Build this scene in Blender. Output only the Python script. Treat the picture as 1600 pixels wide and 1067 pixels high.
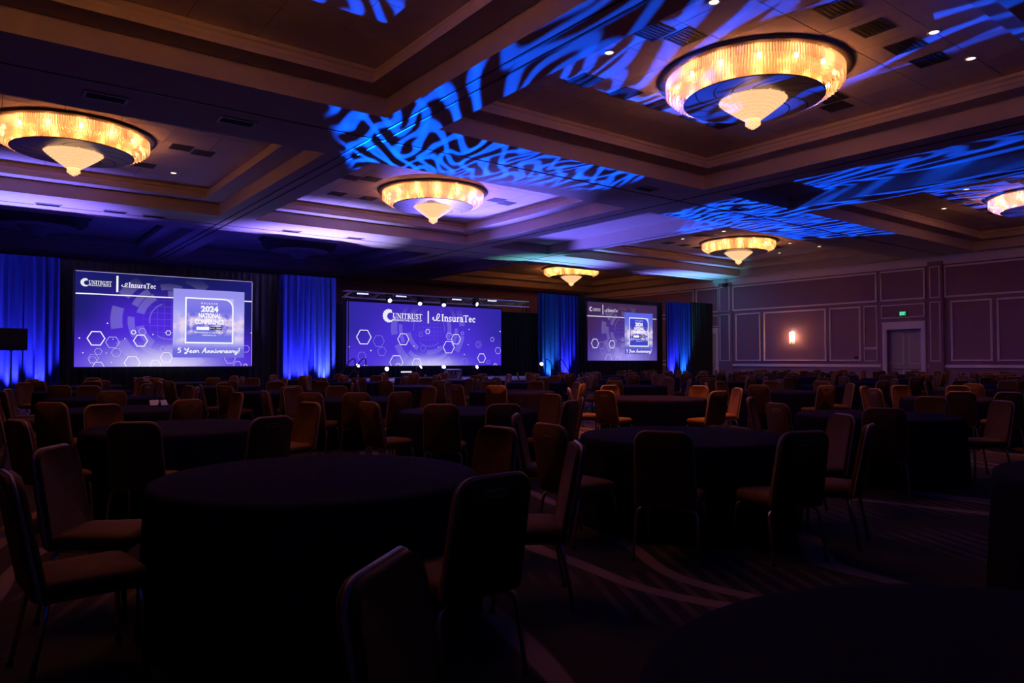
import bpy, math, random
from mathutils import Vector, Matrix

for o in list(bpy.data.objects):
    bpy.data.objects.remove(o)
scene = bpy.context.scene
COL = scene.collection
PI = math.pi
R = math.radians
rnd = random.Random(7)

# ------------------------------------------------------------------ camera
CAMH, FPX, YAW, PITCH = 1.43, 1117.3, R(37.083), R(1.51)
cam_d = bpy.data.cameras.new('camera')
cam_d.sensor_width = 36.0
cam_d.lens = 36.0 * FPX / 1600.0
cam_d.clip_start, cam_d.clip_end = 0.05, 200
cam = bpy.data.objects.new('camera', cam_d)
cam.location = (0, 0, CAMH)
cam.rotation_euler = (PI / 2 + PITCH, 0, -YAW)
COL.objects.link(cam)
scene.camera = cam

# ------------------------------------------------------------------ world, colour management
world = bpy.data.worlds.new('world')
scene.world = world
world.use_nodes = True
world.node_tree.nodes['Background'].inputs[0].default_value = (0.02, 0.01, 0.03, 1)
world.node_tree.nodes['Background'].inputs[1].default_value = 0.0
scene.view_settings.view_transform = 'Standard'
scene.view_settings.look = 'None'
scene.view_settings.exposure = 0.0
scene.view_settings.gamma = 1.0
scene.view_settings.use_curve_mapping = False

# light levels (each lamp is created by its own fixture's builder further down)
WARM = (1.0, 0.33, 0.085)
P_BULB = 95.0          # each chandelier bulb
P_CAN = 300.0           # each recessed downlight
P_UP = 3200.0          # each drape uplight
P_WASH = 5000.0        # stage wash heads
P_GOBO = 85000.0      # pattern projectors
P_SCONCE = 34.0


# camera maths: photo pixel -> point on a known plane
_cy, _sy, _cp, _sp = math.cos(YAW), math.sin(YAW), math.cos(PITCH), math.sin(PITCH)
_F = Vector((_sy * _cp, _cy * _cp, _sp))
_R = Vector((_cy, -_sy, 0))
_U = _R.cross(_F)


def ray(x, y):
    return _F + _R * ((x - 800) / FPX) - _U * ((y - 533.5) / FPX)


def at_y(x, y, Y):
    d = ray(x, y)
    return Vector((0, 0, CAMH)) + d * (Y / d.y)


def at_z(x, y, z):
    d = ray(x, y)
    return Vector((0, 0, CAMH)) + d * ((z - CAMH) / d.z)


# ------------------------------------------------------------------ materials
def new_mat(name):
    m = bpy.data.materials.new(name)
    m.use_nodes = True
    return m, m.node_tree.nodes, m.node_tree.links, m.node_tree.nodes['Principled BSDF']


def pmat(name, col, rough=0.6, metal=0.0, var=0.15, scale=8.0, bump=0.0, sheen=0.0, spec=0.5):
    m, n, l, b = new_mat(name)
    b.inputs['Roughness'].default_value = rough
    b.inputs['Metallic'].default_value = metal
    b.inputs['Specular IOR Level'].default_value = spec
    if sheen:
        b.inputs['Sheen Weight'].default_value = sheen
    tc = n.new('ShaderNodeTexCoord')
    nz = n.new('ShaderNodeTexNoise')
    nz.inputs['Scale'].default_value = scale
    nz.inputs['Detail'].default_value = 3
    l.new(tc.outputs['Object'], nz.inputs['Vector'])
    mx = n.new('ShaderNodeMix')
    mx.data_type = 'RGBA'
    mx.inputs[6].default_value = tuple(c * (1 - var) for c in col) + (1,)
    mx.inputs[7].default_value = tuple(min(1, c * (1 + var)) for c in col) + (1,)
    l.new(nz.outputs['Fac'], mx.inputs[0])
    l.new(mx.outputs[2], b.inputs['Base Color'])
    if bump:
        bp = n.new('ShaderNodeBump')
        bp.inputs['Strength'].default_value = bump
        bp.inputs['Distance'].default_value = 0.01
        l.new(nz.outputs['Fac'], bp.inputs['Height'])
        l.new(bp.outputs[0], b.inputs['Normal'])
    return m


def emat(name, col, strength):
    m = bpy.data.materials.new(name)
    m.use_nodes = True
    n, l = m.node_tree.nodes, m.node_tree.links
    n.remove(n['Principled BSDF'])
    e = n.new('ShaderNodeEmission')
    e.inputs[0].default_value = tuple(col) + (1,)
    e.inputs[1].default_value = strength
    l.new(e.outputs[0], n['Material Output'].inputs[0])
    return m


class NB:
    """tiny helper to write node maths"""
    def __init__(self, tree):
        self.n, self.l = tree.nodes, tree.links

    def m(self, op, a, b=None, c=None, clamp=False):
        nd = self.n.new('ShaderNodeMath')
        nd.operation = op
        nd.use_clamp = clamp
        for i, v in enumerate((a, b, c)):
            if v is None:
                continue
            if isinstance(v, (int, float)):
                nd.inputs[i].default_value = v
            else:
                self.l.new(v, nd.inputs[i])
        return nd.outputs[0]

    def smooth(self, v, lo, hi):
        nd = self.n.new('ShaderNodeMapRange')
        nd.interpolation_type = 'SMOOTHSTEP'
        self.l.new(v, nd.inputs[0])
        nd.inputs[1].default_value = lo
        nd.inputs[2].default_value = hi
        return nd.outputs[0]

    def mix(self, f, a, b):
        nd = self.n.new('ShaderNodeMix')
        nd.data_type = 'RGBA'
        for sock, v in ((nd.inputs[0], f), (nd.inputs[6], a), (nd.inputs[7], b)):
            if isinstance(v, (int, float)):
                sock.default_value = v
            elif isinstance(v, tuple):
                sock.default_value = v + (1,)
            else:
                self.l.new(v, sock)
        return nd.outputs[2]


M = {}
M['ceiling'] = pmat('ceiling_paint', (0.56, 0.50, 0.47), 0.85, var=0.05, scale=3)
M['fascia'] = pmat('coffer_paint', (0.54, 0.44, 0.40), 0.8, var=0.05, scale=3)
M['panel'] = pmat('ceiling_panel_paint', (0.66, 0.58, 0.58), 0.9, var=0.06, scale=6, bump=0.05)
M['seam'] = pmat('seam_dark', (0.08, 0.07, 0.07), 0.9, var=0.1)
M['track'] = pmat('track_metal', (0.03, 0.03, 0.035), 0.5, 0.3, var=0.1)
M['wall'] = pmat('wall_covering', (0.32, 0.17, 0.25), 0.8, var=0.08, scale=30, bump=0.05)
M['trim'] = pmat('trim_paint', (0.93, 0.80, 0.84), 0.5, var=0.05)
M['door'] = pmat('door_paint', (0.48, 0.38, 0.37), 0.5, var=0.06)
M['vent'] = pmat('vent_grille', (0.05, 0.045, 0.045), 0.7, var=0.1)
M['ventframe'] = pmat('vent_frame', (0.42, 0.38, 0.38), 0.5, var=0.05)
M['black'] = pmat('black_plastic', (0.012, 0.012, 0.013), 0.55, var=0.2)
M['blackmetal'] = pmat('black_metal', (0.02, 0.02, 0.022), 0.4, 0.5, var=0.2)
M['alu'] = pmat('truss_aluminium', (0.55, 0.55, 0.58), 0.35, 0.9, var=0.1)
M['chrome'] = pmat('chair_metal', (0.52, 0.44, 0.34), 0.28, 1.0, var=0.05)
M['fabric'] = pmat('chair_fabric', (0.13, 0.048, 0.007), 0.8, var=0.25, scale=40, bump=0.15, spec=0.2)
M['piping'] = pmat('chair_piping', (0.36, 0.22, 0.13), 0.35, var=0.1)
M['cloth'] = pmat('table_cloth', (0.016, 0.009, 0.021), 0.8, var=0.2, scale=60, bump=0.05, spec=0.008)
M['drape'] = pmat('drape_fabric', (0.0030, 0.012, 0.13), 0.75, var=0.12, scale=14, spec=0.15)
M['blackdrape'] = pmat('black_drape_fabric', (0.006, 0.006, 0.008), 0.9, var=0.3, scale=14)
M['stage'] = pmat('stage_deck', (0.62, 0.58, 0.66), 0.35, var=0.1)
M['skirt'] = pmat('stage_skirt', (0.01, 0.01, 0.012), 0.9, var=0.2)
M['bulb'] = emat('bulb_glow', (1.0, 0.70, 0.38), 14.0)
M['canlens'] = emat('downlight_glow', (1.0, 0.80, 0.58), 3.0)
M['white_led'] = emat('white_led_glow', (0.80, 0.85, 1.0), 5.0)
M['blue_led'] = emat('blue_led_glow', (0.55, 0.58, 1.0), 2.2)
M['sconce'] = emat('sconce_glow', (1.0, 0.74, 0.42), 22.0)
M['goldmetal'] = pmat('gilt_metal', (0.70, 0.55, 0.36), 0.4, 0.6, var=0.08)
M['mirror'] = pmat('chandelier_disc', (0.62, 0.50, 0.52), 0.22, 0.2, var=0.03)
M['plate'] = pmat('chandelier_plate', (0.12, 0.09, 0.08), 0.5, 0.3, var=0.1)
M['card'] = pmat('white_card', (0.75, 0.75, 0.75), 0.6, var=0.03)
M['dull_glass'] = pmat('unlit_crystal', (0.25, 0.23, 0.24), 0.3, var=0.05)
M['exit_face'] = emat('exit_face_glow', (0.0, 0.40, 0.17), 0.9)
M['exit_text'] = emat('exit_letter_glow', (0.25, 1.0, 0.60), 1.0)

# crystal: partly clear, partly scattering the bulbs' light
m, n, l, b = new_mat('crystal_rods')
b.inputs['Base Color'].default_value = (0.75, 0.68, 0.62, 1)
b.inputs['Roughness'].default_value = 0.15
tr = n.new('ShaderNodeBsdfTransparent')
tr.inputs[0].default_value = (0.98, 0.90, 0.80, 1)
tl = n.new('ShaderNodeBsdfTranslucent')
tl.inputs[0].default_value = (0.88, 0.92, 0.98, 1)
m1 = n.new('ShaderNodeMixShader')
m1.inputs[0].default_value = 0.30
l.new(tl.outputs[0], m1.inputs[1])
l.new(b.outputs[0], m1.inputs[2])
m2 = n.new('ShaderNodeMixShader')
m2.inputs[0].default_value = 0.42
l.new(m1.outputs[0], m2.inputs[1])
l.new(tr.outputs[0], m2.inputs[2])
l.new(m2.outputs[0], n['Material Output'].inputs[0])
M['crystal'] = m

# glowing central cone of the chandelier (a lit lampshade)
m, n, l, b = new_mat('lit_crystal_cone')
nb = NB(m.node_tree)
tc = n.new('ShaderNodeTexCoord')
nz = n.new('ShaderNodeTexNoise')
nz.inputs['Scale'].default_value = 38
l.new(tc.outputs['Object'], nz.inputs['Vector'])
b.inputs['Base Color'].default_value = (0.8, 0.62, 0.4, 1)
b.inputs['Roughness'].default_value = 0.3
l.new(nb.mix(nz.outputs['Fac'], (1.0, 0.42, 0.14), (1.0, 0.70, 0.38)), b.inputs['Emission Color'])
b.inputs['Emission Strength'].default_value = 1.05
M['cone'] = m

# carpet: dark ground, pale sweeping ribbons, fine ribbed patches
m, n, l, b = new_mat('patterned_carpet')
nb = NB(m.node_tree)
tc = n.new('ShaderNodeTexCoord')
sx = n.new('ShaderNodeSeparateXYZ')
l.new(tc.outputs['Object'], sx.inputs[0])
X, Yc = sx.outputs[0], sx.outputs[1]
nz = n.new('ShaderNodeTexNoise')
nz.inputs['Scale'].default_value = 0.25
l.new(tc.outputs['Object'], nz.inputs['Vector'])
wob = nb.m('MULTIPLY', nb.m('SUBTRACT', nz.outputs['Fac'], 0.5), 2.2)
def ribbon(slant, period, off, width):
    v = nb.m('ADD', nb.m('ADD', X, nb.m('MULTIPLY', Yc, slant)), wob)
    fr = nb.m('FRACT', nb.m('ADD', nb.m('DIVIDE', v, period), off))
    d = nb.m('ABSOLUTE', nb.m('SUBTRACT', fr, 0.5))
    return nb.m('SUBTRACT', 1.0, nb.smooth(d, width / period, width / period * 1.5))
rib = nb.m('MAXIMUM', nb.m('MAXIMUM', ribbon(-0.38, 2.9, 0.12, 0.05), ribbon(0.10, 3.7, 0.45, 0.055)), ribbon(-0.17, 4.3, 0.7, 0.05))
n2 = n.new('ShaderNodeTexNoise')
n2.inputs['Scale'].default_value = 0.55
l.new(tc.outputs['Object'], n2.inputs['Vector'])
patch = nb.smooth(n2.outputs['Fac'], 0.50, 0.56)
fine = nb.smooth(nb.m('SINE', nb.m('MULTIPLY', nb.m('ADD', X, nb.m('MULTIPLY', Yc, -0.55)), 42.0)), 0.1, 0.6)
n3 = n.new('ShaderNodeTexNoise')
n3.inputs['Scale'].default_value = 120
l.new(tc.outputs['Object'], n3.inputs['Vector'])
base = nb.mix(n3.outputs['Fac'], (0.022, 0.012, 0.009), (0.04, 0.024, 0.017))
c1 = nb.mix(nb.m('MULTIPLY', patch, fine), base, (0.085, 0.05, 0.036))
c2 = nb.mix(rib, c1, (0.19, 0.11, 0.085))
l.new(c2, b.inputs['Base Color'])
b.inputs['Roughness'].default_value = 0.95
b.inputs['Specular IOR Level'].default_value = 0.1
bp = n.new('ShaderNodeBump')
bp.inputs['Strength'].default_value = 0.3
l.new(n3.outputs['Fac'], bp.inputs['Height'])
l.new(bp.outputs[0], b.inputs['Normal'])
M['carpet'] = m


def lerp_screen(name, top, mid, edge, glow, gc=0.47, gw=0.42, gh=0.32, ring_c=(0.5, 0.55), rings=(0.20, 0.31, 0.36), ring_amt=0.14, aspect=1.8, strength=1.0):
    """emissive picture background: vertical gradient, bright glow at the lower edge, faint rings and grid"""
    m = bpy.data.materials.new(name)
    m.use_nodes = True
    n, l = m.node_tree.nodes, m.node_tree.links
    n.remove(n['Principled BSDF'])
    nb = NB(m.node_tree)
    tc = n.new('ShaderNodeTexCoord')
    sp = n.new('ShaderNodeSeparateXYZ')
    l.new(tc.outputs['Generated'], sp.inputs[0])
    u, v = sp.outputs[0], sp.outputs[2]
    c = nb.mix(nb.smooth(v, 0.45, 0.98), mid, top)
    side = nb.m('ABSOLUTE', nb.m('SUBTRACT', u, 0.5))
    c = nb.mix(nb.m('MULTIPLY', nb.smooth(side, 0.18, 0.5), nb.smooth(v, 0.05, 0.6)), c, edge)
    du = nb.m('DIVIDE', nb.m('SUBTRACT', u, gc), gw)
    dv = nb.m('DIVIDE', v, gh)
    d2 = nb.m('ADD', nb.m('MULTIPLY', du, du), nb.m('MULTIPLY', dv, dv))
    g = nb.m('EXPONENT', nb.m('MULTIPLY', d2, -1.6))
    c = nb.mix(nb.m('MULTIPLY', g, 0.95), c, glow)
    # rings
    rx = nb.m('MULTIPLY', nb.m('SUBTRACT', u, ring_c[0]), aspect)
    ry = nb.m('SUBTRACT', v, ring_c[1])
    r = nb.m('SQRT', nb.m('ADD', nb.m('MULTIPLY', rx, rx), nb.m('MULTIPLY', ry, ry)))
    ang = nb.m('ARCTAN2', ry, rx)
    tot = None
    for k, rr in enumerate(rings):
        w = (0.006, 0.035, 0.03, 0.05, 0.02)[k % 5]
        band = nb.m('SUBTRACT', 1.0, nb.smooth(nb.m('ABSOLUTE', nb.m('SUBTRACT', r, rr)), w, w * 1.25))
        dash = nb.smooth(nb.m('SINE', nb.m('ADD', nb.m('MULTIPLY', ang, 3.0 + 2 * k), k * 1.7)), -0.5, -0.3)
        band = nb.m('MULTIPLY', band, dash)
        tot = band if tot is None else nb.m('MAXIMUM', tot, band)
    gu = nb.smooth(nb.m('SINE', nb.m('MULTIPLY', rx, 90.0)), 0.93, 0.99)
    gv = nb.smooth(nb.m('SINE', nb.m('MULTIPLY', ry, 90.0)), 0.93, 0.99)
    grid = nb.m('MULTIPLY', nb.m('MAXIMUM', gu, gv), nb.m('SUBTRACT', 1.0, nb.smooth(r, 0.1, 0.35)))
    tot = nb.m('MAXIMUM', tot, nb.m('MULTIPLY', grid, 0.5))
    tot = nb.m('MULTIPLY', tot, nb.smooth(v, 1.0, 0.75))
    c = nb.mix(nb.m('MULTIPLY', tot, ring_amt), c, (0.75, 0.68, 1.0))
    e = n.new('ShaderNodeEmission')
    l.new(c, e.inputs[0])
    e.inputs[1].default_value = strength
    l.new(e.outputs[0], n['Material Output'].inputs[0])
    return m


def card_mat(name, sky, mid, low, strength=1.0):
    m = bpy.data.materials.new(name)
    m.use_nodes = True
    n, l = m.node_tree.nodes, m.node_tree.links
    n.remove(n['Principled BSDF'])
    nb = NB(m.node_tree)
    tc = n.new('ShaderNodeTexCoord')
    sp = n.new('ShaderNodeSeparateXYZ')
    l.new(tc.outputs['Generated'], sp.inputs[0])
    v = sp.outputs[2]
    nz = n.new('ShaderNodeTexNoise')
    nz.inputs['Scale'].default_value = 5
    l.new(tc.outputs['Generated'], nz.inputs['Vector'])
    c = nb.mix(nb.smooth(v, 0.55, 0.95), mid, sky)
    c = nb.mix(nb.smooth(v, 0.25, 0.08), c, low)
    band = nb.m('MULTIPLY', nb.smooth(v, 0.15, 0.3), nb.smooth(v, 0.72, 0.5))
    c = nb.mix(nb.m('MULTIPLY', band, nb.smooth(nz.outputs['Fac'], 0.42, 0.66)), c, (0.80, 0.66, 0.86))
    e = n.new('ShaderNodeEmission')
    l.new(c, e.inputs[0])
    e.inputs[1].default_value = strength
    l.new(e.outputs[0], n['Material Output'].inputs[0])
    return m


M['scrL'] = lerp_screen('left_screen_picture', (0.008, 0.010, 0.10), (0.075, 0.02, 0.70), (0.012, 0.012, 0.16), (0.80, 0.74, 1.0), gc=0.46, gw=0.34, gh=0.22, ring_c=(0.50, 0.50), rings=(0.20, 0.30, 0.38, 0.52), ring_amt=0.13)
M['scrC'] = lerp_screen('led_wall_picture', (0.050, 0.022, 0.46), (0.072, 0.030, 0.70), (0.030, 0.02, 0.36), (0.62, 0.58, 1.0), gc=0.50, gw=0.22, gh=0.17, ring_c=(0.50, 0.62), rings=(0.30, 0.40, 0.54, 0.66), ring_amt=0.10, aspect=3.0)
M['scrR'] = lerp_screen('right_screen_picture', (0.055, 0.022, 0.085), (0.065, 0.026, 0.30), (0.050, 0.020, 0.085), (0.36, 0.30, 0.95), gc=0.52, gw=0.42, gh=0.30, ring_c=(0.48, 0.55), rings=(0.19, 0.28, 0.38, 0.47), ring_amt=0.10)
M['cardL'] = card_mat('left_card_picture', (0.30, 0.28, 0.85), (0.42, 0.40, 0.92), (0.15, 0.14, 0.72))
M['cardR'] = card_mat('right_card_picture', (0.10, 0.13, 0.78), (0.20, 0.22, 0.62), (0.08, 0.08, 0.55))
M['insetL'] = card_mat('left_inset_picture', (0.22, 0.20, 0.80), (0.15, 0.15, 0.74), (0.17, 0.18, 0.78))
M['insetR'] = card_mat('right_inset_picture', (0.05, 0.06, 0.62), (0.045, 0.05, 0.50), (0.05, 0.06, 0.55))
M['ink'] = emat('white_picture_ink', (0.95, 0.92, 1.0), 1.0)
M['inkR'] = emat('muted_picture_ink', (0.80, 0.72, 0.90), 0.9)
M['ink_dim'] = emat('faint_picture_ink', (0.30, 0.24, 0.92), 0.9)
M['ink_mid'] = emat('pale_picture_ink', (0.56, 0.50, 0.98), 0.95)
M['ink_dark'] = emat('dark_picture_ink', (0.03, 0.03, 0.10), 1.0)
M['ink_card'] = emat('card_corner_ink', (0.50, 0.50, 0.95), 1.0)


# ------------------------------------------------------------------ mesh helpers
class MB:
    def __init__(self):
        self.v, self.f, self.sm = [], [], False

    def add(self, vs, fs):
        k = len(self.v)
        self.v += [tuple(p) for p in vs]
        self.f += [tuple(i + k for i in f) for f in fs]
        return self

    def box(self, x0, x1, y0, y1, z0, z1):
        vs = [(x, y, z) for z in (z0, z1) for y in (y0, y1) for x in (x0, x1)]
        return self.add(vs, [(0, 2, 3, 1), (4, 5, 7, 6), (0, 1, 5, 4), (2, 6, 7, 3), (0, 4, 6, 2), (1, 3, 7, 5)])

    def quad(self, a, b, c, d):
        return self.add([a, b, c, d], [(0, 1, 2, 3)])

    def tube(self, pts, r, seg=8, closed=False, caps=True):
        pts = [Vector(p) for p in pts]
        rings = []
        nrm = None
        N = len(pts)
        for i, p in enumerate(pts):
            if closed:
                t = pts[(i + 1) % N] - pts[i - 1]
            else:
                t = pts[min(i + 1, N - 1)] - pts[max(i - 1, 0)]
            t.normalize()
            if nrm is None:
                nrm = t.orthogonal().normalized()
            else:
                nrm = (nrm - t * nrm.dot(t))
                nrm = nrm.normalized() if nrm.length > 1e-6 else t.orthogonal().normalized()
            bn = t.cross(nrm)
            rr = r[i] if isinstance(r, (list, tuple)) else r
            rings.append([p + (nrm * math.cos(2 * PI * k / seg) + bn * math.sin(2 * PI * k / seg)) * rr for k in range(seg)])
        vs = [q for ring in rings for q in ring]
        fs = []
        for i in range(N if closed else N - 1):
            j = (i + 1) % N
            for k in range(seg):
                k2 = (k + 1) % seg
                fs.append((i * seg + k, i * seg + k2, j * seg + k2, j * seg + k))
        if caps and not closed:
            fs.append(tuple(range(seg - 1, -1, -1)))
            fs.append(tuple((N - 1) * seg + k for k in range(seg)))
        return self.add(vs, fs)

    def lathe(self, prof, seg=32, cx=0, cy=0):
        vs, fs = [], []
        for (r, z) in prof:
            for k in range(seg):
                a = 2 * PI * k / seg
                vs.append((cx + r * math.cos(a), cy + r * math.sin(a), z))
        for i in range(len(prof) - 1):
            for k in range(seg):
                k2 = (k + 1) % seg
                fs.append((i * seg + k, i * seg + k2, (i + 1) * seg + k2, (i + 1) * seg + k))
        return self.add(vs, fs)

    def mesh(self, name, mat=None, smooth=False):
        me = bpy.data.meshes.new(name)
        me.from_pydata(self.v, [], self.f)
        if mat:
            me.materials.append(M[mat] if isinstance(mat, str) else mat)
        if smooth:
            me.polygons.foreach_set('use_smooth', [True] * len(me.polygons))
        me.update()
        return me


def put(name, me, parent=None, loc=(0, 0, 0), rz=0.0):
    o = bpy.data.objects.new(name, me)
    COL.objects.link(o)
    o.location = loc
    o.rotation_euler = (0, 0, rz)
    if parent is not None:
        o.parent = parent
    return o


def mk(name, mb, mat, parent=None, smooth=False, loc=(0, 0, 0), rz=0.0):
    return put(name, mb.mesh(name, mat, smooth), parent, loc, rz)


def tag(o, label=None, cat=None, group=None, kind=None):
    if label:
        o['label'] = label
    if cat:
        o['category'] = cat
    if group:
        o['group'] = group
    if kind:
        o['kind'] = kind
    return o


def thing(name, label, cat, loc=(0, 0, 0), rz=0.0, group=None):
    return tag(put(name, None, None, loc, rz), label, cat, group)


def copy_tree(o, parent=None):
    c = o.copy()
    COL.objects.link(c)
    c.parent = parent
    for ch in o.children:
        copy_tree(ch, c)
    return c


def light(kind, name, loc, power, col, parent=None, aim=None, size=None, blend=0.5, radius=0.05):
    d = bpy.data.lights.new(name, kind)
    d.energy = power
    d.color = col
    d.shadow_soft_size = radius
    if kind == 'SPOT':
        d.spot_size = size
        d.spot_blend = blend
    o = bpy.data.objects.new(name, d)
    COL.objects.link(o)
    o.location = loc
    if aim is not None:
        o.rotation_euler = (Vector(aim) - Vector(loc)).to_track_quat('-Z', 'Y').to_euler()
    if parent is not None:
        o.parent = parent
        o.matrix_parent_inverse = Matrix.Translation(parent.location).inverted()
    return o


# ------------------------------------------------------------------ lettering: built-in font, fitted to boxes
TEXTS = {}
def prebuild_text(bodies):
    obs = []
    for key in bodies:
        body, off = key
        c = bpy.data.curves.new('lettering', 'FONT')
        c.body = body
        c.offset = off
        c.resolution_u = 2
        o = bpy.data.objects.new('lettering', c)
        COL.objects.link(o)
        obs.append((key, o))
    dg = bpy.context.evaluated_depsgraph_get()
    for key, o in obs:
        me = bpy.data.meshes.new_from_object(o.evaluated_get(dg))
        vs = [tuple(v.co) for v in me.vertices]
        fs = [tuple(p.vertices) for p in me.polygons]
        x0, x1 = min(v[0] for v in vs), max(v[0] for v in vs)
        y0, y1 = min(v[1] for v in vs), max(v[1] for v in vs)
        TEXTS[key] = ([((v[0] - x0) / (x1 - x0), (v[1] - y0) / (y1 - y0)) for v in vs], fs)
        bpy.data.meshes.remove(me)
    for key, o in obs:
        c = o.data
        bpy.data.objects.remove(o)
        bpy.data.curves.remove(c)

T_FG = ('FINANCIAL GROUP', 0.008)
T_REL = ('R E L E A S E', 0.01)
T_2024 = ('2024', 0.05)
T_NAT = ('NATIONAL', 0.055)
T_CONF = ('CONFERENCE', 0.055)
T_DATE = ('6-11, 2024', 0.01)
T_VEN = ('RENAISSANCE AT SEAWORLD', 0.01)
T_CITY = ('ORLANDO, FL', 0.01)
T_EXIT = ('EXIT', 0.02)
prebuild_text([T_FG, T_REL, T_2024, T_NAT, T_CONF, T_DATE, T_VEN, T_CITY, T_EXIT])

# stroke lettering (serif capitals, serif lower case, brush script); each stroke = (points, width)
TK, TN = 0.17, 0.075
def arc(cx, cy, rx, ry, a0, a1, n=10):
    return [(cx + rx * math.cos(R(a0 + (a1 - a0) * i / n)), cy + ry * math.sin(R(a0 + (a1 - a0) * i / n))) for i in range(n + 1)]
def sf(x, y, w=0.34):
    return ([(x - w / 2, y), (x + w / 2, y)], TN)
SER = {
    'U': (0.92, [([(0.2, 0.97), (0.2, 0.35)] + arc(0.46, 0.33, 0.26, 0.30, 180, 270, 6), TK), (arc(0.46, 0.33, 0.28, 0.30, 270, 360, 6) + [(0.74, 0.97)], TN), sf(0.2, 0.97), sf(0.74, 0.97, 0.28)]),
    'N': (0.98, [([(0.2, 0.97), (0.2, 0.03)], TN), ([(0.17, 0.97), (0.78, 0.03)], TK), ([(0.78, 0.97), (0.78, 0.03)], TN), sf(0.14, 0.97, 0.26), sf(0.2, 0.03, 0.28), sf(0.78, 0.97, 0.28)]),
    'I': (0.42, [([(0.21, 0.97), (0.21, 0.03)], TK), sf(0.21, 0.97), sf(0.21, 0.03)]),
    'T': (0.84, [([(0.42, 0.97), (0.42, 0.03)], TK), ([(0.04, 0.95), (0.80, 0.95)], TN), ([(0.06, 0.97), (0.06, 0.78)], TN), ([(0.78, 0.97), (0.78, 0.78)], TN), sf(0.42, 0.03)]),
    'R': (0.88, [([(0.2, 0.97), (0.2, 0.03)], TK), ([(0.2, 0.95), (0.42, 0.95)] + arc(0.42, 0.73, 0.22, 0.22, 90, -90, 8) + [(0.2, 0.51)], 0.10), ([(0.42, 0.50), (0.76, 0.04)], TK), sf(0.2, 0.97), sf(0.2, 0.03), sf(0.80, 0.03, 0.18)]),
    'S': (0.66, [(arc(0.33, 0.74, 0.22, 0.22, 35, 235, 10) + arc(0.33, 0.27, 0.24, 0.25, 70, -145, 12), 0.13), ([(0.53, 0.98), (0.53, 0.76)], TN), ([(0.11, 0.02), (0.11, 0.26)], TN)]),
    'n': (0.74, [([(0.2, 0.62), (0.2, 0.03)], TK), (arc(0.37, 0.42, 0.19, 0.21, 170, 0, 8) + [(0.56, 0.03)], TK * 0.9), sf(0.14, 0.62, 0.2), sf(0.2, 0.03, 0.3), sf(0.56, 0.03, 0.3)]),
    's': (0.50, [(arc(0.25, 0.48, 0.16, 0.15, 30, 240, 8) + arc(0.25, 0.18, 0.17, 0.16, 70, -150, 8), 0.12), ([(0.40, 0.64), (0.40, 0.5)], TN), ([(0.09, 0.02), (0.09, 0.17)], TN)]),
    'u': (0.76, [([(0.19, 0.62), (0.19, 0.24)] + arc(0.36, 0.22, 0.17, 0.19, 180, 320, 7), TK * 0.9), ([(0.56, 0.62), (0.56, 0.03)], TK), sf(0.12, 0.62, 0.2), sf(0.50, 0.62, 0.18), sf(0.62, 0.03, 0.18)]),
    'r': (0.54, [([(0.2, 0.62), (0.2, 0.03)], TK), (arc(0.38, 0.44, 0.16, 0.18, 165, 50, 6), 0.12), sf(0.14, 0.62, 0.2), sf(0.2, 0.03, 0.32)]),
    'a': (0.64, [(arc(0.28, 0.48, 0.17, 0.15, 150, 0, 7) + [(0.46, 0.03)], TK * 0.9), (arc(0.28, 0.19, 0.18, 0.15, 60, 330, 10), 0.10), sf(0.54, 0.03, 0.16)]),
    'e': (0.62, [([(0.12, 0.35), (0.50, 0.36)] + arc(0.31, 0.34, 0.20, 0.29, 10, 320, 14), 0.12)]),
    'c': (0.58, [(arc(0.31, 0.33, 0.20, 0.29, 45, 315, 14), 0.13), ([(0.46, 0.58), (0.46, 0.44)], 0.10)]),
    # the looped script letter in front of the word
    '@': (1.0, [([(0.02, 0.42), (0.05, 0.20), (0.20, 0.08), (0.42, 0.12), (0.64, 0.32), (0.82, 0.62), (0.86, 0.88), (0.76, 1.0), (0.62, 0.90), (0.52, 0.62), (0.50, 0.34), (0.58, 0.10), (0.74, 0.02), (0.94, 0.14)], 0.10), ([(0.02, 0.44), (0.10, 0.52), (0.14, 0.36)], 0.09), ([(0.20, 0.16), (0.36, 0.02), (0.50, 0.20)], 0.07)]),
}
BR = 0.15
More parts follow.
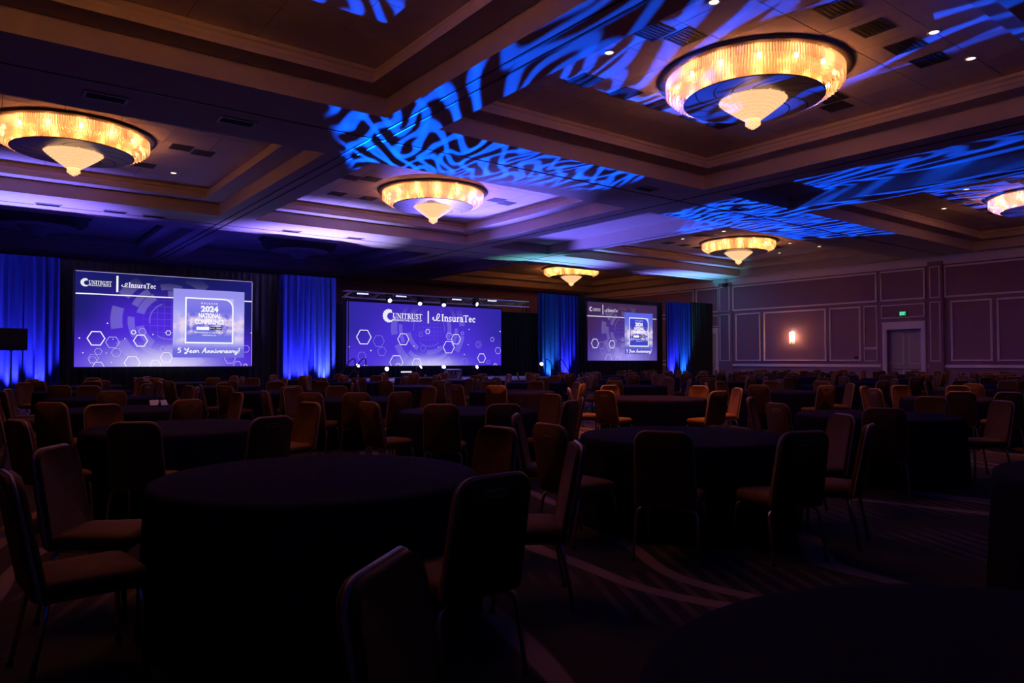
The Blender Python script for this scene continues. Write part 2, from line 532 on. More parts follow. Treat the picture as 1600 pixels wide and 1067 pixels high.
SCR = {
    '5': (0.62, [([(0.50, 0.96), (0.20, 0.92), (0.16, 0.60), (0.36, 0.62), (0.50, 0.42), (0.40, 0.12), (0.10, 0.08)], BR)]),
    'Y': (0.74, [([(0.12, 0.92), (0.16, 0.62), (0.34, 0.55), (0.56, 0.78)], BR), ([(0.66, 0.98), (0.50, 0.40), (0.30, -0.12), (0.10, -0.10), (0.16, 0.06), (0.60, 0.30)], BR)]),
    'e': (0.44, [([(0.0, 0.22), (0.24, 0.30), (0.32, 0.46), (0.20, 0.52), (0.08, 0.30), (0.14, 0.06), (0.30, 0.06), (0.46, 0.24)], BR * 0.9)]),
    'a': (0.54, [([(0.40, 0.46), (0.22, 0.52), (0.06, 0.26), (0.12, 0.05), (0.28, 0.12), (0.42, 0.50), (0.36, 0.10), (0.54, 0.16)], BR * 0.9)]),
    'r': (0.42, [([(0.0, 0.20), (0.10, 0.56), (0.16, 0.44), (0.32, 0.48), (0.28, 0.12), (0.42, 0.14)], BR * 0.9)]),
    'A': (0.86, [([(0.06, 0.02), (0.26, 0.40), (0.52, 1.0), (0.56, 0.50), (0.60, 0.06), (0.86, 0.18)], BR), ([(0.16, 0.34), (0.66, 0.42)], BR * 0.8)]),
    'n': (0.52, [([(0.04, 0.50), (0.06, 0.04), (0.20, 0.46), (0.30, 0.46), (0.34, 0.08), (0.52, 0.18)], BR * 0.9)]),
    'i': (0.28, [([(0.08, 0.48), (0.08, 0.08), (0.28, 0.18)], BR * 0.9), ([(0.10, 0.68), (0.14, 0.74)], BR)]),
    'v': (0.42, [([(0.02, 0.50), (0.14, 0.06), (0.34, 0.50), (0.44, 0.42)], BR * 0.9)]),
    's': (0.40, [([(0.0, 0.16), (0.22, 0.60), (0.30, 0.26), (0.18, 0.04), (0.06, 0.10), (0.40, 0.18)], BR * 0.9)]),
    'y': (0.52, [([(0.06, 0.50), (0.10, 0.16), (0.28, 0.18), (0.40, 0.50), (0.32, -0.10), (0.14, -0.34), (0.04, -0.18), (0.46, 0.14)], BR * 0.9)]),
    '!': (0.30, [([(0.20, 1.0), (0.12, 0.30)], BR), ([(0.08, 0.06), (0.10, 0.08)], BR * 1.1)]),
    ' ': (0.34, []),
}


def stroke_text(body, font):
    quads, x = [], 0.0
    for ch in body:
        w, sts = font[ch]
        for pts, wd in sts:
            for a, b in zip(pts[:-1], pts[1:]):
                d = Vector((b[0] - a[0], b[1] - a[1]))
                ln = d.length or 1e-6
                d /= ln
                nx, ny = -d.y * wd / 2, d.x * wd / 2
                ex, ey = d.x * wd * 0.28, d.y * wd * 0.28
                quads.append([(x + a[0] - ex + nx, a[1] - ey + ny), (x + a[0] - ex - nx, a[1] - ey - ny), (x + b[0] + ex - nx, b[1] + ey - ny), (x + b[0] + ex + nx, b[1] + ey + ny)])
        x += w
    vs, fs = [], []
    for q in quads:
        k = len(vs)
        vs += [(p[0] / x, p[1]) for p in q]
        fs.append((k, k + 1, k + 2, k + 3))
    return vs, fs


# ================================================================== THE ROOM
XW = 37.0                       # panelled wall
ZS, ZL, ZC = 6.40, 6.81, 7.17   # soffit, ledge, coffer ceiling
XL, YN, YB = -8.0, -9.0, 40.0

fl = MB().quad((XL, YN, 0), (XW, YN, 0), (XW, YB, 0), (XL, YB, 0))
tag(mk('floor', fl, 'carpet'), kind='structure', label='dark carpet with pale sweeping ribbon pattern')

# --- ceiling soffit grid with coffers
cols = [(-2.3, 6.70), (7.95, 16.95), (18.10, 21.45), (22.35, 36.20)]
rows = [(-8.3, 0.60), (3.75, 13.15), (16.30, 25.60), (28.75, 38.10)]
xs = [XL] + [v for c in cols for v in c] + [XW]
ys = [YN] + [v for r_ in rows for v in r_] + [YB]
sof = MB()
for i in range(len(xs) - 1):
    for j in range(len(ys) - 1):
        if i % 2 == 1 and j % 2 == 1:
            continue
        sof.quad((xs[i], ys[j], ZS), (xs[i], ys[j + 1], ZS), (xs[i + 1], ys[j + 1], ZS), (xs[i + 1], ys[j], ZS))
ceiling = tag(mk('ceiling', sof, 'ceiling'), kind='structure', label='coffered ballroom ceiling with wide flat beams')
top = MB().quad((XL - .3, YN - .3, ZC + 0.25), (XW + .3, YN - .3, ZC + 0.25), (XW + .3, YB + .3, ZC + 0.25), (XL - .3, YB + .3, ZC + 0.25))
mk('ceiling_slab', top, 'seam', ceiling)


def ring(mb, x0, x1, y0, y1, xi0, xi1, yi0, yi1, z0, z1):
    """four quads between two rectangles"""
    a = [(x0, y0, z0), (x1, y0, z0), (x1, y1, z0), (x0, y1, z0)]
    b_ = [(xi0, yi0, z1), (xi1, yi0, z1), (xi1, yi1, z1), (xi0, yi1, z1)]
    for k in range(4):
        k2 = (k + 1) % 4
        mb.quad(a[k], b_[k], b_[k2], a[k2])


LW = 0.57
PANELS = {}
def panel_mesh(w, h):
    key = (round(w, 3), round(h, 3))
    if key not in PANELS:
        g = 0.007
        PANELS[key] = MB().box(-w / 2 + g, w / 2 - g, -h / 2 + g, h / 2 - g, 0, 0.02).mesh('ceiling_panel', 'panel')
    return PANELS[key]


for ci, (x0, x1) in enumerate(cols):
    for rj, (y0, y1) in enumerate(rows):
        fa = MB()
        ring(fa, x0, x1, y0, y1, x0, x1, y0, y1, ZS, ZL)
        # small lip moulding at the foot of the fascia
        mk('coffer_fascia', fa, 'fascia', ceiling)
        if ci == 2:
            mk('coffer_lid', MB().quad((x0, y0, ZL), (x0, y1, ZL), (x1, y1, ZL), (x1, y0, ZL)), 'ceiling', ceiling)
            continue
        a0, a1, b0, b1 = x0 + LW, x1 - LW, y0 + LW, y1 - LW
        le = MB()
        ring(le, x0, x1, y0, y1, a0, a1, b0, b1, ZL, ZL)
        mk('coffer_ledge', le, 'ceiling', ceiling)
        cr = MB()
        prof = [(0.0, ZL), (0.0, ZL + 0.10), (0.035, ZL + 0.12), (0.035, ZL + 0.20), (0.06, ZL + 0.23), (0.10, ZL + 0.27), (0.10, ZL + 0.33), (0.13, ZC)]
        for (p, za), (q, zb) in zip(prof[:-1], prof[1:]):
            ring(cr, a0 - p + 0.0, a1 + p, b0 - p, b1 + p, a0 - q, a1 + q, b0 - q, b1 + q, za, zb)
        mk('crown_moulding', cr, 'fascia', ceiling)
        # ceiling panels, each its own piece
        px0, px1, py0, py1 = a0 - 0.13, a1 + 0.13, b0 - 0.13, b1 + 0.13
        back = MB().quad((px0, py0, ZC + 0.021), (px0, py1, ZC + 0.021), (px1, py1, ZC + 0.021), (px1, py0, ZC + 0.021))
        mk('panel_backing', back, 'seam', ceiling)
        if rj == 0:
            nx, ny = 3, 3
        else:
            nx, ny = round((px1 - px0) / 1.17), round((py1 - py0) / 1.17)
            if rj == 3:
                nx, ny = max(3, nx // 2), max(3, ny // 2)
        w, h = (px1 - px0) / nx, (py1 - py0) / ny
        me = panel_mesh(w, h)
        for i in range(nx):
            for j in range(ny):
                put('ceiling_panel', me, ceiling, (px0 + (i + .5) * w, py0 + (j + .5) * h, ZC))

# partition tracks let into the beams
for n_, (xa, xb, ya, yb) in enumerate([(7.05, 7.095, YN, YB), (7.345, 7.39, YN, YB), (17.48, 17.515, YN, YB), (XL, XW, 14.55, 14.58), (XL, XW, 27.25, 27.275), (21.88, 21.90, YN, YB)]):
    t = mk('trim_%d' % (n_ + 1), MB().box(xa, xb, ya, yb, ZS - 0.012, ZS + 0.02), 'track')
    tag(t, 'thin dark partition track let into the ceiling beam', kind='structure')

# --- walls
DY0, DY1, DZ = 15.79, 17.44, 2.98
w = MB()
w.quad((XW, YN, 0), (XW, YN, ZC), (XW, DY0, ZC), (XW, DY0, 0))
w.quad((XW, DY1, 0), (XW, DY1, ZC), (XW, YB, ZC), (XW, YB, 0))
w.quad((XW, DY0, DZ), (XW, DY0, ZC), (XW, DY1, ZC), (XW, DY1, DZ))
D2 = XW + 0.34
w.quad((XW, DY0, 0), (XW, DY0, DZ), (D2, DY0, DZ), (D2, DY0, 0))
w.quad((XW, DY1, 0), (D2, DY1, 0), (D2, DY1, DZ), (XW, DY1, DZ))
w.quad((XW, DY0, DZ), (XW, DY1, DZ), (D2, DY1, DZ), (D2, DY0, DZ))
wall_r = tag(mk('wall_right', w, 'wall'), 'mauve panelled side wall with pale picture mouldings', kind='structure')
for nm, q in (('wall_back', ((XL, YB, 0), (XW, YB, 0), (XW, YB, ZC), (XL, YB, ZC))),
              ('wall_left', ((XL, YN, 0), (XL, YB, 0), (XL, YB, ZC), (XL, YN, ZC))),
              ('wall_front', ((XW, YN, 0), (XL, YN, 0), (XL, YN, ZC), (XW, YN, ZC)))):
    tag(mk(nm, MB().quad(*q), 'wall'), kind='structure')


def frame(y0, y1, z0, z1, t=0.085, d=0.045, x=XW, parent=wall_r):
    """picture-frame moulding on the side wall, stepped"""
    mb = MB()
    for (o_, tt, dd) in ((0, t, d), (t * 0.25, t * 0.45, d * 1.7)):
        a0, a1, c0, c1 = y0 + o_, y1 - o_, z0 + o_, z1 - o_
        mb.box(x - dd, x + .01, a0, a1, c1 - tt, c1)
        mb.box(x - dd, x + .01, a0, a1, c0, c0 + tt)
        mb.box(x - dd, x + .01, a0, a0 + tt, c0 + tt, c1 - tt)
        mb.box(x - dd, x + .01, a1 - tt, a1, c0 + tt, c1 - tt)
    return mk('moulding_frame', mb, 'trim', parent)


UP0, UP1, LO0, LO1 = 4.42, 5.95, 1.38, 4.25
for (ya, yb) in ((17.90, 26.63), (15.58, 17.73), (6.0, 14.73), (3.8, 5.8), (29.55, 38.0), (27.62, 29.40), (-6, 3.5)):
    frame(ya, yb, UP0, UP1)
for (ya, yb) in ((24.70, 26.42), (20.65, 24.50), (18.76, 20.46), (12.73, 14.46), (8.75, 12.55), (6.9, 8.6), (29.4, 33.2), (33.4, 37.2), (2.6, 6.4), (-1.6, 2.4)):
    frame(ya, yb, LO0, LO1)
frame(17.90, 18.60, 2.05, LO1, 0.06)
frame(17.90, 18.60, LO0, 2.03, 0.05)
frame(15.60, 17.70, 3.54, 4.23, 0.06)
frame(27.62, 29.2, 3.52, 4.25, 0.06)
for (ya, yb) in ((26.64, 27.56), (14.75, 15.42)):
    mk('pilaster', MB().box(XW - 0.16, XW + .01, ya, yb, 0, ZS), 'wall', wall_r)
    frame(ya + 0.10, yb - 0.10, LO0, LO1, 0.05, 0.03, XW - 0.16)
    frame(ya + 0.10, yb - 0.10, UP0, UP1, 0.05, 0.03, XW - 0.16)
# crown, chair rail, baseboard
cr = MB()
for (d_, z0, z1) in ((0.05, 6.02, 6.10), (0.10, 6.10, 6.18), (0.17, 6.18, 6.28), (0.24, 6.28, ZS)):
    cr.box(XW - d_, XW + .01, YN, YB, z0, z1)
tag(mk('trim_7', cr, 'trim'), 'stepped crown moulding above the panelled wall', kind='structure')
segs = ((YN, 15.5), (17.75, 27.5), (29.5, YB))
for k, (ya, yb) in enumerate(segs):
    tag(mk('trim_%d' % (8 + k), MB().box(XW - 0.06, XW + .01, ya, yb, 1.08, 1.18).box(XW - 0.035, XW + .01, ya, yb, 1.18, 1.22), 'trim'), 'pale chair rail along the panelled wall', kind='structure')
    tag(mk('baseboard_right' if k == 0 else 'baseboard_right_%d' % (k + 1), MB().box(XW - 0.03, XW + .01, ya, yb, 0, 0.2), 'trim'), kind='structure')


def door(name, y0, y1, zt, xf, xleaf, label):
    """double door with casing; leaves hang at xleaf"""
    d = tag(put(name, None, None, (xf, (y0 + y1) / 2, 0)), label, kind='structure')
    cy = (y0 + y1) / 2
    hw = (y1 - y0) / 2
    cs = MB()
    cw = 0.20
    for s in (-1, 1):
        a, b_ = sorted((s * hw, s * (hw + cw)))
        cs.box(-0.06, 0.02, a, b_, 0, zt + 0.30)
        a, b_ = sorted((s * (hw + cw * .35), s * (hw + cw * .8)))
        cs.box(-0.085, 0.02, a, b_, 0, zt + 0.30)
    cs.box(-0.06, 0.02, -hw, hw, zt, zt + 0.30)
    cs.box(-0.09, 0.02, -hw - cw - .02, hw + cw + .02, zt + 0.30, zt + 0.38)
    mk('door_casing', cs, 'trim', d)
    xl = xleaf - xf
    for s in (-1, 1):
        a, b_ = sorted((s * 0.006, s * (hw - 0.01)))
        lf = mk('door_leaf', MB().box(xl, xl + 0.045, a, b_, 0.01, zt - 0.01), 'door', d)
        for (z0, z1) in ((0.15, 1.05), (1.25, zt - 0.16)):
            pm = MB()
            m_ = 0.13
            pm.box(xl - 0.012, xl + .002, a + m_, b_ - m_, z1 - .03, z1)
            pm.box(xl - 0.012, xl + .002, a + m_, b_ - m_, z0, z0 + .03)
            pm.box(xl - 0.012, xl + .002, a + m_, a + m_ + .03, z0 + .03, z1 - .03)
            pm.box(xl - 0.012, xl + .002, b_ - m_ - .03, b_ - m_, z0 + .03, z1 - .03)
            mk('leaf_moulding', pm, 'trim', lf)
        hb = MB().tube([(xl - .06, s * 0.10, 1.0), (xl - .06, s * (hw - 0.12), 1.0)], 0.018)
        for yy in (0.14, hw - 0.16):
            hb.tube([(xl + .005, s * yy, 1.0), (xl - .06, s * yy, 1.0)], 0.012)
        mk('push_bar', hb, 'blackmetal', lf)
    return d


door('door_1', DY0, DY1, DZ, XW, XW + 0.26, 'mauve double door set deep in its casing, below the exit sign')
door('door_2', 27.85, 29.0, DZ + 0.1, XW, XW - 0.03, 'mauve double door half hidden behind the black drape')

# ================================================================== CHANDELIERS
def chandelier_meshes():
    R0 = 1.70
    d = {}
    d['ceiling_plate'] = MB().lathe([(0.0, 0), (1.84, 0), (1.86, -0.03), (1.80, -0.06), (1.74, -0.075), (0.0, -0.075)], 64).mesh('ceiling_plate', 'plate', True)
    rods = MB()
    for (rr, z0, z1, cnt, wd) in ((1.70, -0.075, -0.31, 210, 0.034), (1.645, -0.075, -0.36, 200, 0.034), (1.58, -0.25, -0.405, 190, 0.034), (1.51, -0.30, -0.44, 180, 0.034), (1.44, -0.34, -0.475, 170, 0.034), (1.38, -0.36, -0.50, 160, 0.034)):
        for k in range(cnt):
            a = 2 * PI * k / cnt
            zz = z1 + 0.012 * ((k * 7) % 3 - 1)
            c, s = math.cos(a), math.sin(a)
            p = [(rr * c - s * wd / 2, rr * s + c * wd / 2), ((rr + 0.016) * c, (rr + 0.016) * s), (rr * c + s * wd / 2, rr * s - c * wd / 2)]
            vs = [(x, y, z0) for x, y in p] + [(x, y, zz) for x, y in p]
            rods.add(vs, [(0, 1, 4, 3), (1, 2, 5, 4), (3, 4, 5)])
    d['rods'] = rods
    d['inner_drum'] = MB().lathe([(1.30, -0.075), (1.30, -0.47), (1.335, -0.50)], 64).mesh('inner_drum', 'goldmetal', True)
    # disc of swirled mirror panels
    N = 12
    pan = MB()
    r_in, r_out = 0.60, 1.34
    steps = 10
    lo, hi = [], []
    for i in range(steps + 1):
        t = i / steps
        rr = r_in + (r_out - r_in) * t
        sw = 0.75 * t ** 1.4
        g = 0.018 / rr
        lo.append((rr * math.cos(sw + g), rr * math.sin(sw + g)))
        hi.append((rr * math.cos(sw + 2 * PI / N - g), rr * math.sin(sw + 2 * PI / N - g)))
    vs, fs = [], []
    cuts = 5
    for i in range(steps + 1):
        rr = r_in + (r_out - r_in) * i / steps
        a0 = math.atan2(lo[i][1], lo[i][0])
        a1 = math.atan2(hi[i][1], hi[i][0])
        if a1 < a0:
            a1 += 2 * PI
        for c in range(cuts + 1):
            a = a0 + (a1 - a0) * c / cuts
            vs.append((rr * math.cos(a), rr * math.sin(a), -0.515))
    for i in range(steps):
        for c in range(cuts):
            k = i * (cuts + 1) + c
            fs.append((k, k + 1, k + cuts + 2, k + cuts + 1))
    pan.add(vs, fs)
    d['disc_panel'] = pan.mesh('disc_panel', 'mirror')
    d['disc_backing'] = MB().lathe([(0.0, -0.505), (1.345, -0.505), (1.36, -0.515), (1.345, -0.525), (1.335, -0.51), (0, -0.51)], 64).mesh('disc_backing', 'plate', True)
    tiers = []
    T = [(0.655, -0.505, -0.56), (0.60, -0.56, -0.61), (0.54, -0.61, -0.66), (0.475, -0.66, -0.71), (0.41, -0.71, -0.76), (0.345, -0.76, -0.81), (0.275, -0.81, -0.86), (0.205, -0.86, -0.91)]
    for (rr, z0, z1) in T:
        mb = MB()
        nfl = 48
        prof = [(rr + .012, z0), (rr, (z0 + z1) / 2), (rr - 0.045, z1), (max(rr - 0.12, .05), z1 + .002)]
        vs, fs = [], []
        for (r_, z) in prof:
            for k in range(nfl):
                a = 2 * PI * k / nfl
                q = r_ * (1.0 + (0.012 if k % 2 else -0.012))
                vs.append((q * math.cos(a), q * math.sin(a), z))
        for i in range(len(prof) - 1):
            for k in range(nfl):
                k2 = (k + 1) % nfl
                fs.append((i * nfl + k, i * nfl + k2, (i + 1) * nfl + k2, (i + 1) * nfl + k))
        mb.add(vs, fs)
        tiers.append(mb)
    d['tiers'] = tiers
    fin = MB()
    for (rr, z1, cnt) in ((0.135, -1.02, 18), (0.085, -1.06, 12), (0.03, -1.095, 5)):
        for k in range(cnt):
            a = 2 * PI * k / cnt
            fin.tube([(rr * math.cos(a), rr * math.sin(a), -0.90), (rr * math.cos(a), rr * math.sin(a), z1)], 0.014, 5)
    d['finial'] = fin
    bl = MB()
    prof = [(0.001, 0.055), (0.03, 0.045), (0.042, 0.01), (0.035, -0.03), (0.001, -0.05)]
    bl.lathe(prof, 10)
    d['bulb'] = bl
    return d


CM = chandelier_meshes()
CMESH = {'lit': {}, 'off': {}}
for st in ('lit', 'off'):
    CMESH[st]['rods'] = CM['rods'].mesh('crystal_rods', 'crystal' if st == 'lit' else 'dull_glass')
    CMESH[st]['tiers'] = [t.mesh('cone_tier', 'cone' if st == 'lit' else 'dull_glass') for t in CM['tiers']]
    CMESH[st]['finial'] = CM['finial'].mesh('crystal_finial', 'cone' if st == 'lit' else 'dull_glass', True)
    CMESH[st]['bulb'] = CM['bulb'].mesh('bulb', 'bulb' if st == 'lit' else 'dull_glass', True)


def chandelier(x, y, label, lit=True, nb_=14, power=P_BULB):
    z = ZC
    t = thing('chandelier', label, 'chandelier', (x, y, z), 0.0, 'round crystal ceiling chandeliers')
    st = CMESH['lit' if lit else 'off']
    put('ceiling_plate', CM['ceiling_plate'], t)
    tag(put('crystal_rods', st['rods'], t), kind='stuff')
    put('inner_drum', CM['inner_drum'], t)
    bk = put('disc_backing', CM['disc_backing'], t)
    for k in range(12):
        put('disc_panel', CM['disc_panel'], bk, (0, 0, -0.012), k * PI / 6)
    for me in st['tiers']:
        put('cone_tier', me, t)
    put('crystal_finial', st['finial'], t)
    for k in range(nb_):
        a = 2 * PI * (k + 0.5) / nb_
        p = (1.50 * math.cos(a), 1.50 * math.sin(a), -0.22)
        put('bulb', st['bulb'], t, p)
        if lit:
            d = bpy.data.lights.get('bulb_light_%g' % power)
            if d is None:
                d = bpy.data.lights.new('bulb_light_%g' % power, 'POINT')
                d.energy = power
                d.color = WARM
                d.shadow_soft_size = 0.05
            lo_ = bpy.data.objects.new('bulb_light', d)
            COL.objects.link(lo_)
            lo_.parent = t
            lo_.location = p
    return t


chandelier(12.47, 8.46, 'lit crystal chandelier in coffer crossed by blue light pattern, its disc reflecting blue')
chandelier(1.98, 20.95, 'lit crystal chandelier in coffer before the screen left of the stage')
chandelier(12.47, 20.95, 'lit crystal chandelier in the purple-lit coffer before the stage')
chandelier(29.6, 20.95, 'lit crystal chandelier in coffer beside the wall sconce')
chandelier(29.9, 33.4, 'lit crystal chandelier behind the drapes, beyond the right-hand screen')
chandelier(29.6, 8.46, 'lit crystal chandelier in coffer over the exit door end of the room')
chandelier(1.98, 8.46, 'lit crystal chandelier in the brown-lit coffer over the nearest tables')
chandelier(12.47, 33.4, 'unlit dark chandelier in the ceiling above the stage', False)
chandelier(1.98, 33.4, 'unlit dark chandelier in the ceiling behind the left screen', False)

# ================================================================== CEILING FITTINGS
vf = MB()
for (a, b_) in ((-0.27, -0.23), (0.23, 0.27)):
    vf.box(a, b_, -0.27, 0.27, -0.012, 0.0)
    vf.box(-0.23, 0.23, a, b_, -0.012, 0.0)
VENT = {'f': vf.mesh('vent_frame', 'vent'), 'g': MB().box(-0.23, 0.23, -0.23, 0.23, -0.006, 0.0).mesh('vent_plate', 'vent')}
sl = MB().box(-0.23, 0.23, -0.012, 0.012, -0.011, -0.006).mesh('vent_slat', 'vent')


def vent(x, y, label, z=ZC):
    t = thing('ceiling_vent', label, 'vent', (x, y, z), 0, 'dark square ceiling vents')
    put('vent_frame', VENT['f'], t)
    put('vent_plate', VENT['g'], t)
    for k in range(5):
        put('vent_slat', sl, t, (0, -0.16 + k * 0.08, 0))


for (cx, cy, where) in ((12.47, 8.46, 'blue-patterned coffer'), (12.47, 20.95, 'purple-lit coffer before stage'), (1.98, 20.95, 'coffer before left screen'), (29.6, 20.95, 'coffer beside wall sconce'), (29.6, 8.46, 'coffer near exit door')):
    for k, dx in enumerate((-2.52, -1.34, -0.18, 1.0, 2.0)):
        nth = ('fifth', 'fourth', 'third', 'second', 'first')[k]
        vent(cx + dx, cy + 2.22, 'dark ceiling vent, %s from panelled wall in stage-side row, %s' % (nth, where))
        vent(cx + dx + 0.05, cy - 2.48, 'dark ceiling vent, %s from panelled wall in rear row, %s' % (nth, where))
    for dx, dy, nth in ((-3.05, -0.10, 'fourth'), (-2.45, -0.30, 'third'), (2.45, -0.30, 'second'), (3.05, -0.10, 'first')):
        vent(cx + dx, cy + dy, 'dark ceiling vent, %s from panelled wall beside the chandelier, %s' % (nth, where))

gr = MB()
for (a, b_) in ((-0.37, -0.32), (0.32, 0.37)):
    gr.box(a, b_, -0.2, 0.2, -0.02, 0)
for (a, b_) in ((-0.2, -0.15), (0.15, 0.2)):
    gr.box(-0.32, 0.32, a, b_, -0.02, 0)
GRF = gr.mesh('grille_frame', 'ventframe')
GRS = MB().box(-0.32, 0.32, -0.008, 0.008, -0.016, -0.008).mesh('grille_slat', 'vent')
GRP = MB().box(-0.32, 0.32, -0.15, 0.15, -0.008, 0).mesh('grille_plate', 'vent')
for (x, y, lab) in ((1.95, 15.31, 'framed rectangular air grille on beam over the lit left chandelier'), (4.33, 15.24, 'framed rectangular air grille on beam, catching blue light'), (1.88, 27.05, 'framed air grille on blue-lit beam above left drape'), (3.76, 27.0, 'framed air grille on blue-lit beam above the left screen'), (4.95, 27.1, 'framed air grille on blue-lit beam over the left screen logo'), (9.74, 27.0, 'framed air grille on bright beam above the drape beside the stage'), (12.37, 27.0, 'framed air grille on bright beam above the stage truss'), (15.5, 14.1, 'framed air grille on beam next to the blue pattern'), (20.0, 14.2, 'framed air grille on dark beam end'), (28.4, 14.5, 'framed air grille on beam towards the panelled wall')):
    t = thing('air_grille', lab, 'vent', (x, y, ZS))
    put('grille_frame', GRF, t)
    put('grille_plate', GRP, t)
    for k in range(4):
        put('grille_slat', GRS, t, (0, -0.1 + k * 0.066, 0))

CANR = MB().lathe([(0.075, 0.0), (0.105, 0.0), (0.105, -0.012), (0.085, -0.014), (0.075, -0.004)], 24).mesh('trim_ring', 'trim', True)
CANL = MB().lathe([(0.001, -0.006), (0.076, -0.006)], 20).mesh('lens', 'canlens')
CANO = MB().lathe([(0.001, -0.002), (0.076, -0.002)], 20).mesh('lens', 'vent')


def can(x, y, label, on=True, power=P_CAN * 0.5):
    t = thing('recessed_downlight', label, 'downlight', (x, y, ZC), 0, 'recessed ceiling downlights')
    put('trim_ring', CANR, t)
    put('lens', CANL if on else CANO, t)
    if on:
        light('SPOT', 'downlight_beam', (x, y, ZC - 0.05), power, (1.0, 0.30, 0.06), t, (x, y, 0), R(54), 0.6, 0.06)


for (x, y, w_) in ((9.4, 9.43, 'nearest the stage, in'), (9.4, 7.07, 'farther from stage, in'), (13.34, 5.41, 'second from panelled wall, in'), (15.07, 5.47, 'closest to panelled wall, in')):
    can(x, y, 'small lit recessed downlight, %s blue-patterned coffer' % w_, True, P_CAN * (6.0 if (x, y) == (9.4, 9.43) else 1))
for (x, y, w_) in ((26.58, 19.56, 'fifth'), (26.72, 21.97, 'fourth'), (31.93, 19.65, 'third'), (34.35, 21.75, 'first'), (34.01, 19.31, 'second')):
    can(x, y, 'small lit recessed downlight, %s from panelled wall, in coffer beside wall sconce' % w_)
for (x, y, w_) in ((26.53, 9.82, 'farthest from panelled wall'), (29.25, 11.61, 'closest to stage'), (27.0, 5.6, 'farthest from stage')):
    can(x, y, 'small lit recessed downlight, %s, in coffer near exit door' % w_)
can(4.85, 23.61, 'small lit recessed downlight in coffer before the left screen')

# ================================================================== WALL FITTINGS
# sconce
t = thing('wall_sconce', 'glowing wall sconce in the middle of the largest wall panel', 'sconce', (XW, 22.6, 2.75))
mk('back_plate', MB().lathe([(0.001, 0), (0.10, 0), (0.10, 0.02), (0.001, 0.03)], 20), 'goldmetal', t)
t.children[0].rotation_euler = (0, -PI / 2, 0)
mk('arm', MB().tube([(0, 0, 0), (-0.08, 0, -0.02), (-0.14, 0, -0.05)], 0.015), 'goldmetal', t)
sh = MB()
for k in range(22):
    a = 2 * PI * k / 22
    sh.tube([(-0.15 + 0.13 * math.cos(a), 0.13 * math.sin(a), 0.28), (-0.15 + 0.13 * math.cos(a), 0.13 * math.sin(a), -0.32 - 0.05 * (k % 3))], 0.012, 5)
tag(mk('crystal_shade', sh, 'crystal', t), kind='stuff')
mk('lamp_tube', MB().lathe([(0.001, 0.30), (0.06, 0.28), (0.08, 0.1), (0.08, -0.12), (0.05, -0.24), (0.001, -0.26)], 16, -0.15), 'sconce', t, True)
light('POINT', 'sconce_light', (XW - 0.32, 22.6, 2.75), P_SCONCE, WARM, t, radius=0.1)

# exit sign
t = thing('exit_sign', 'green lit exit sign above the double door', 'exit sign', (XW - 0.03, 16.62, 3.76))
mk('housing', MB().box(-0.05, 0.03, -0.17, 0.17, -0.12, 0.12), 'black', t)
mk('sign_face', MB().box(-0.055, -0.05, -0.155, 0.155, -0.105, 0.105), 'exit_face', t)
vs, fs = TEXTS[T_EXIT]
mk('lettering', MB().add([(-0.058, 0.125 - 0.25 * a, -0.07 + 0.14 * b_) for a, b_ in vs], fs), 'exit_text', t)
tag(mk('wall_socket', MB().box(XW - 0.02, XW, 18.92, 19.12, 1.50, 1.64).box(XW - 0.028, XW - .018, 18.95, 19.09, 1.53, 1.61), 'black'), 'small dark socket plate low in a wall panel', 'socket')
sp_ = thing('wall_speaker', 'small black speaker bracketed high on the pilaster', 'speaker', (XW - 0.16, 26.95, 6.0))
mk('cabinet', MB().box(-0.26, -0.06, -0.12, 0.12, -0.10, 0.14), 'black', sp_)
mk('bracket', MB().tube([(0, 0, 0), (-0.08, 0, 0)], 0.02), 'black', sp_)

# ================================================================== STAGE, SCREENS, DRAPES
YD = 27.85
ZD = 0.62


def drape(name, x0, x1, zt, y, mat, label, amp=0.07, per=0.24, seed=1, poles=True, group=None):
    rr = random.Random(seed)
    t = thing(name, label, 'drape', ((x0 + x1) / 2, y, 0), 0, group)
    cx = (x0 + x1) / 2
    nx = max(24, int((x1 - x0) / per * 8))
    nz = 10
    ph = [rr.uniform(0, 6.28) for _ in range(4)]
    vs, fs = [], []
    for j in range(nz + 1):
        z = 0.02 + (zt - 0.02) * j / nz
        tt = j / nz
        for i in range(nx + 1):
            x = x0 + (x1 - x0) * i / nx
            k = 2 * PI * x / per
            dy = amp * (0.75 * math.sin(k + 1.2 * math.sin(x * 2.1 + ph[0])) + 0.45 * math.sin(k * 0.43 + ph[1] + 0.5 * tt) + 0.15 * math.sin(k * 2.1 + ph[2] + tt))
            dy *= (1.0 - 0.45 * tt)
            dx = 0.02 * math.sin(k * 0.7 + ph[3] + 2.2 * tt)
            if j == nz:
                dy *= 0.5
            vs.append((x - cx + dx, dy, z))
    for j in range(nz):
        for i in range(nx):
            k = j * (nx + 1) + i
            fs.append((k, k + 1, k + nx + 2, k + nx + 1))
    mk('fabric', MB().add(vs, fs), mat, t, True)
    if poles:
        mk('crossbar', MB().tube([(x0 - cx, 0.09, zt - 0.02), (x1 - cx, 0.09, zt - 0.02)], 0.025), 'blackmetal', t)
        for s in (x0 - cx + 0.24, x1 - cx - 0.24):
            mk('upright', MB().tube([(s, 0.13, 0), (s, 0.13, zt)], 0.025), 'alu', t)
            mk('base_plate', MB().box(s - .2, s + .2, 0.03, 0.43, 0, 0.012), 'blackmetal', t)
    return t


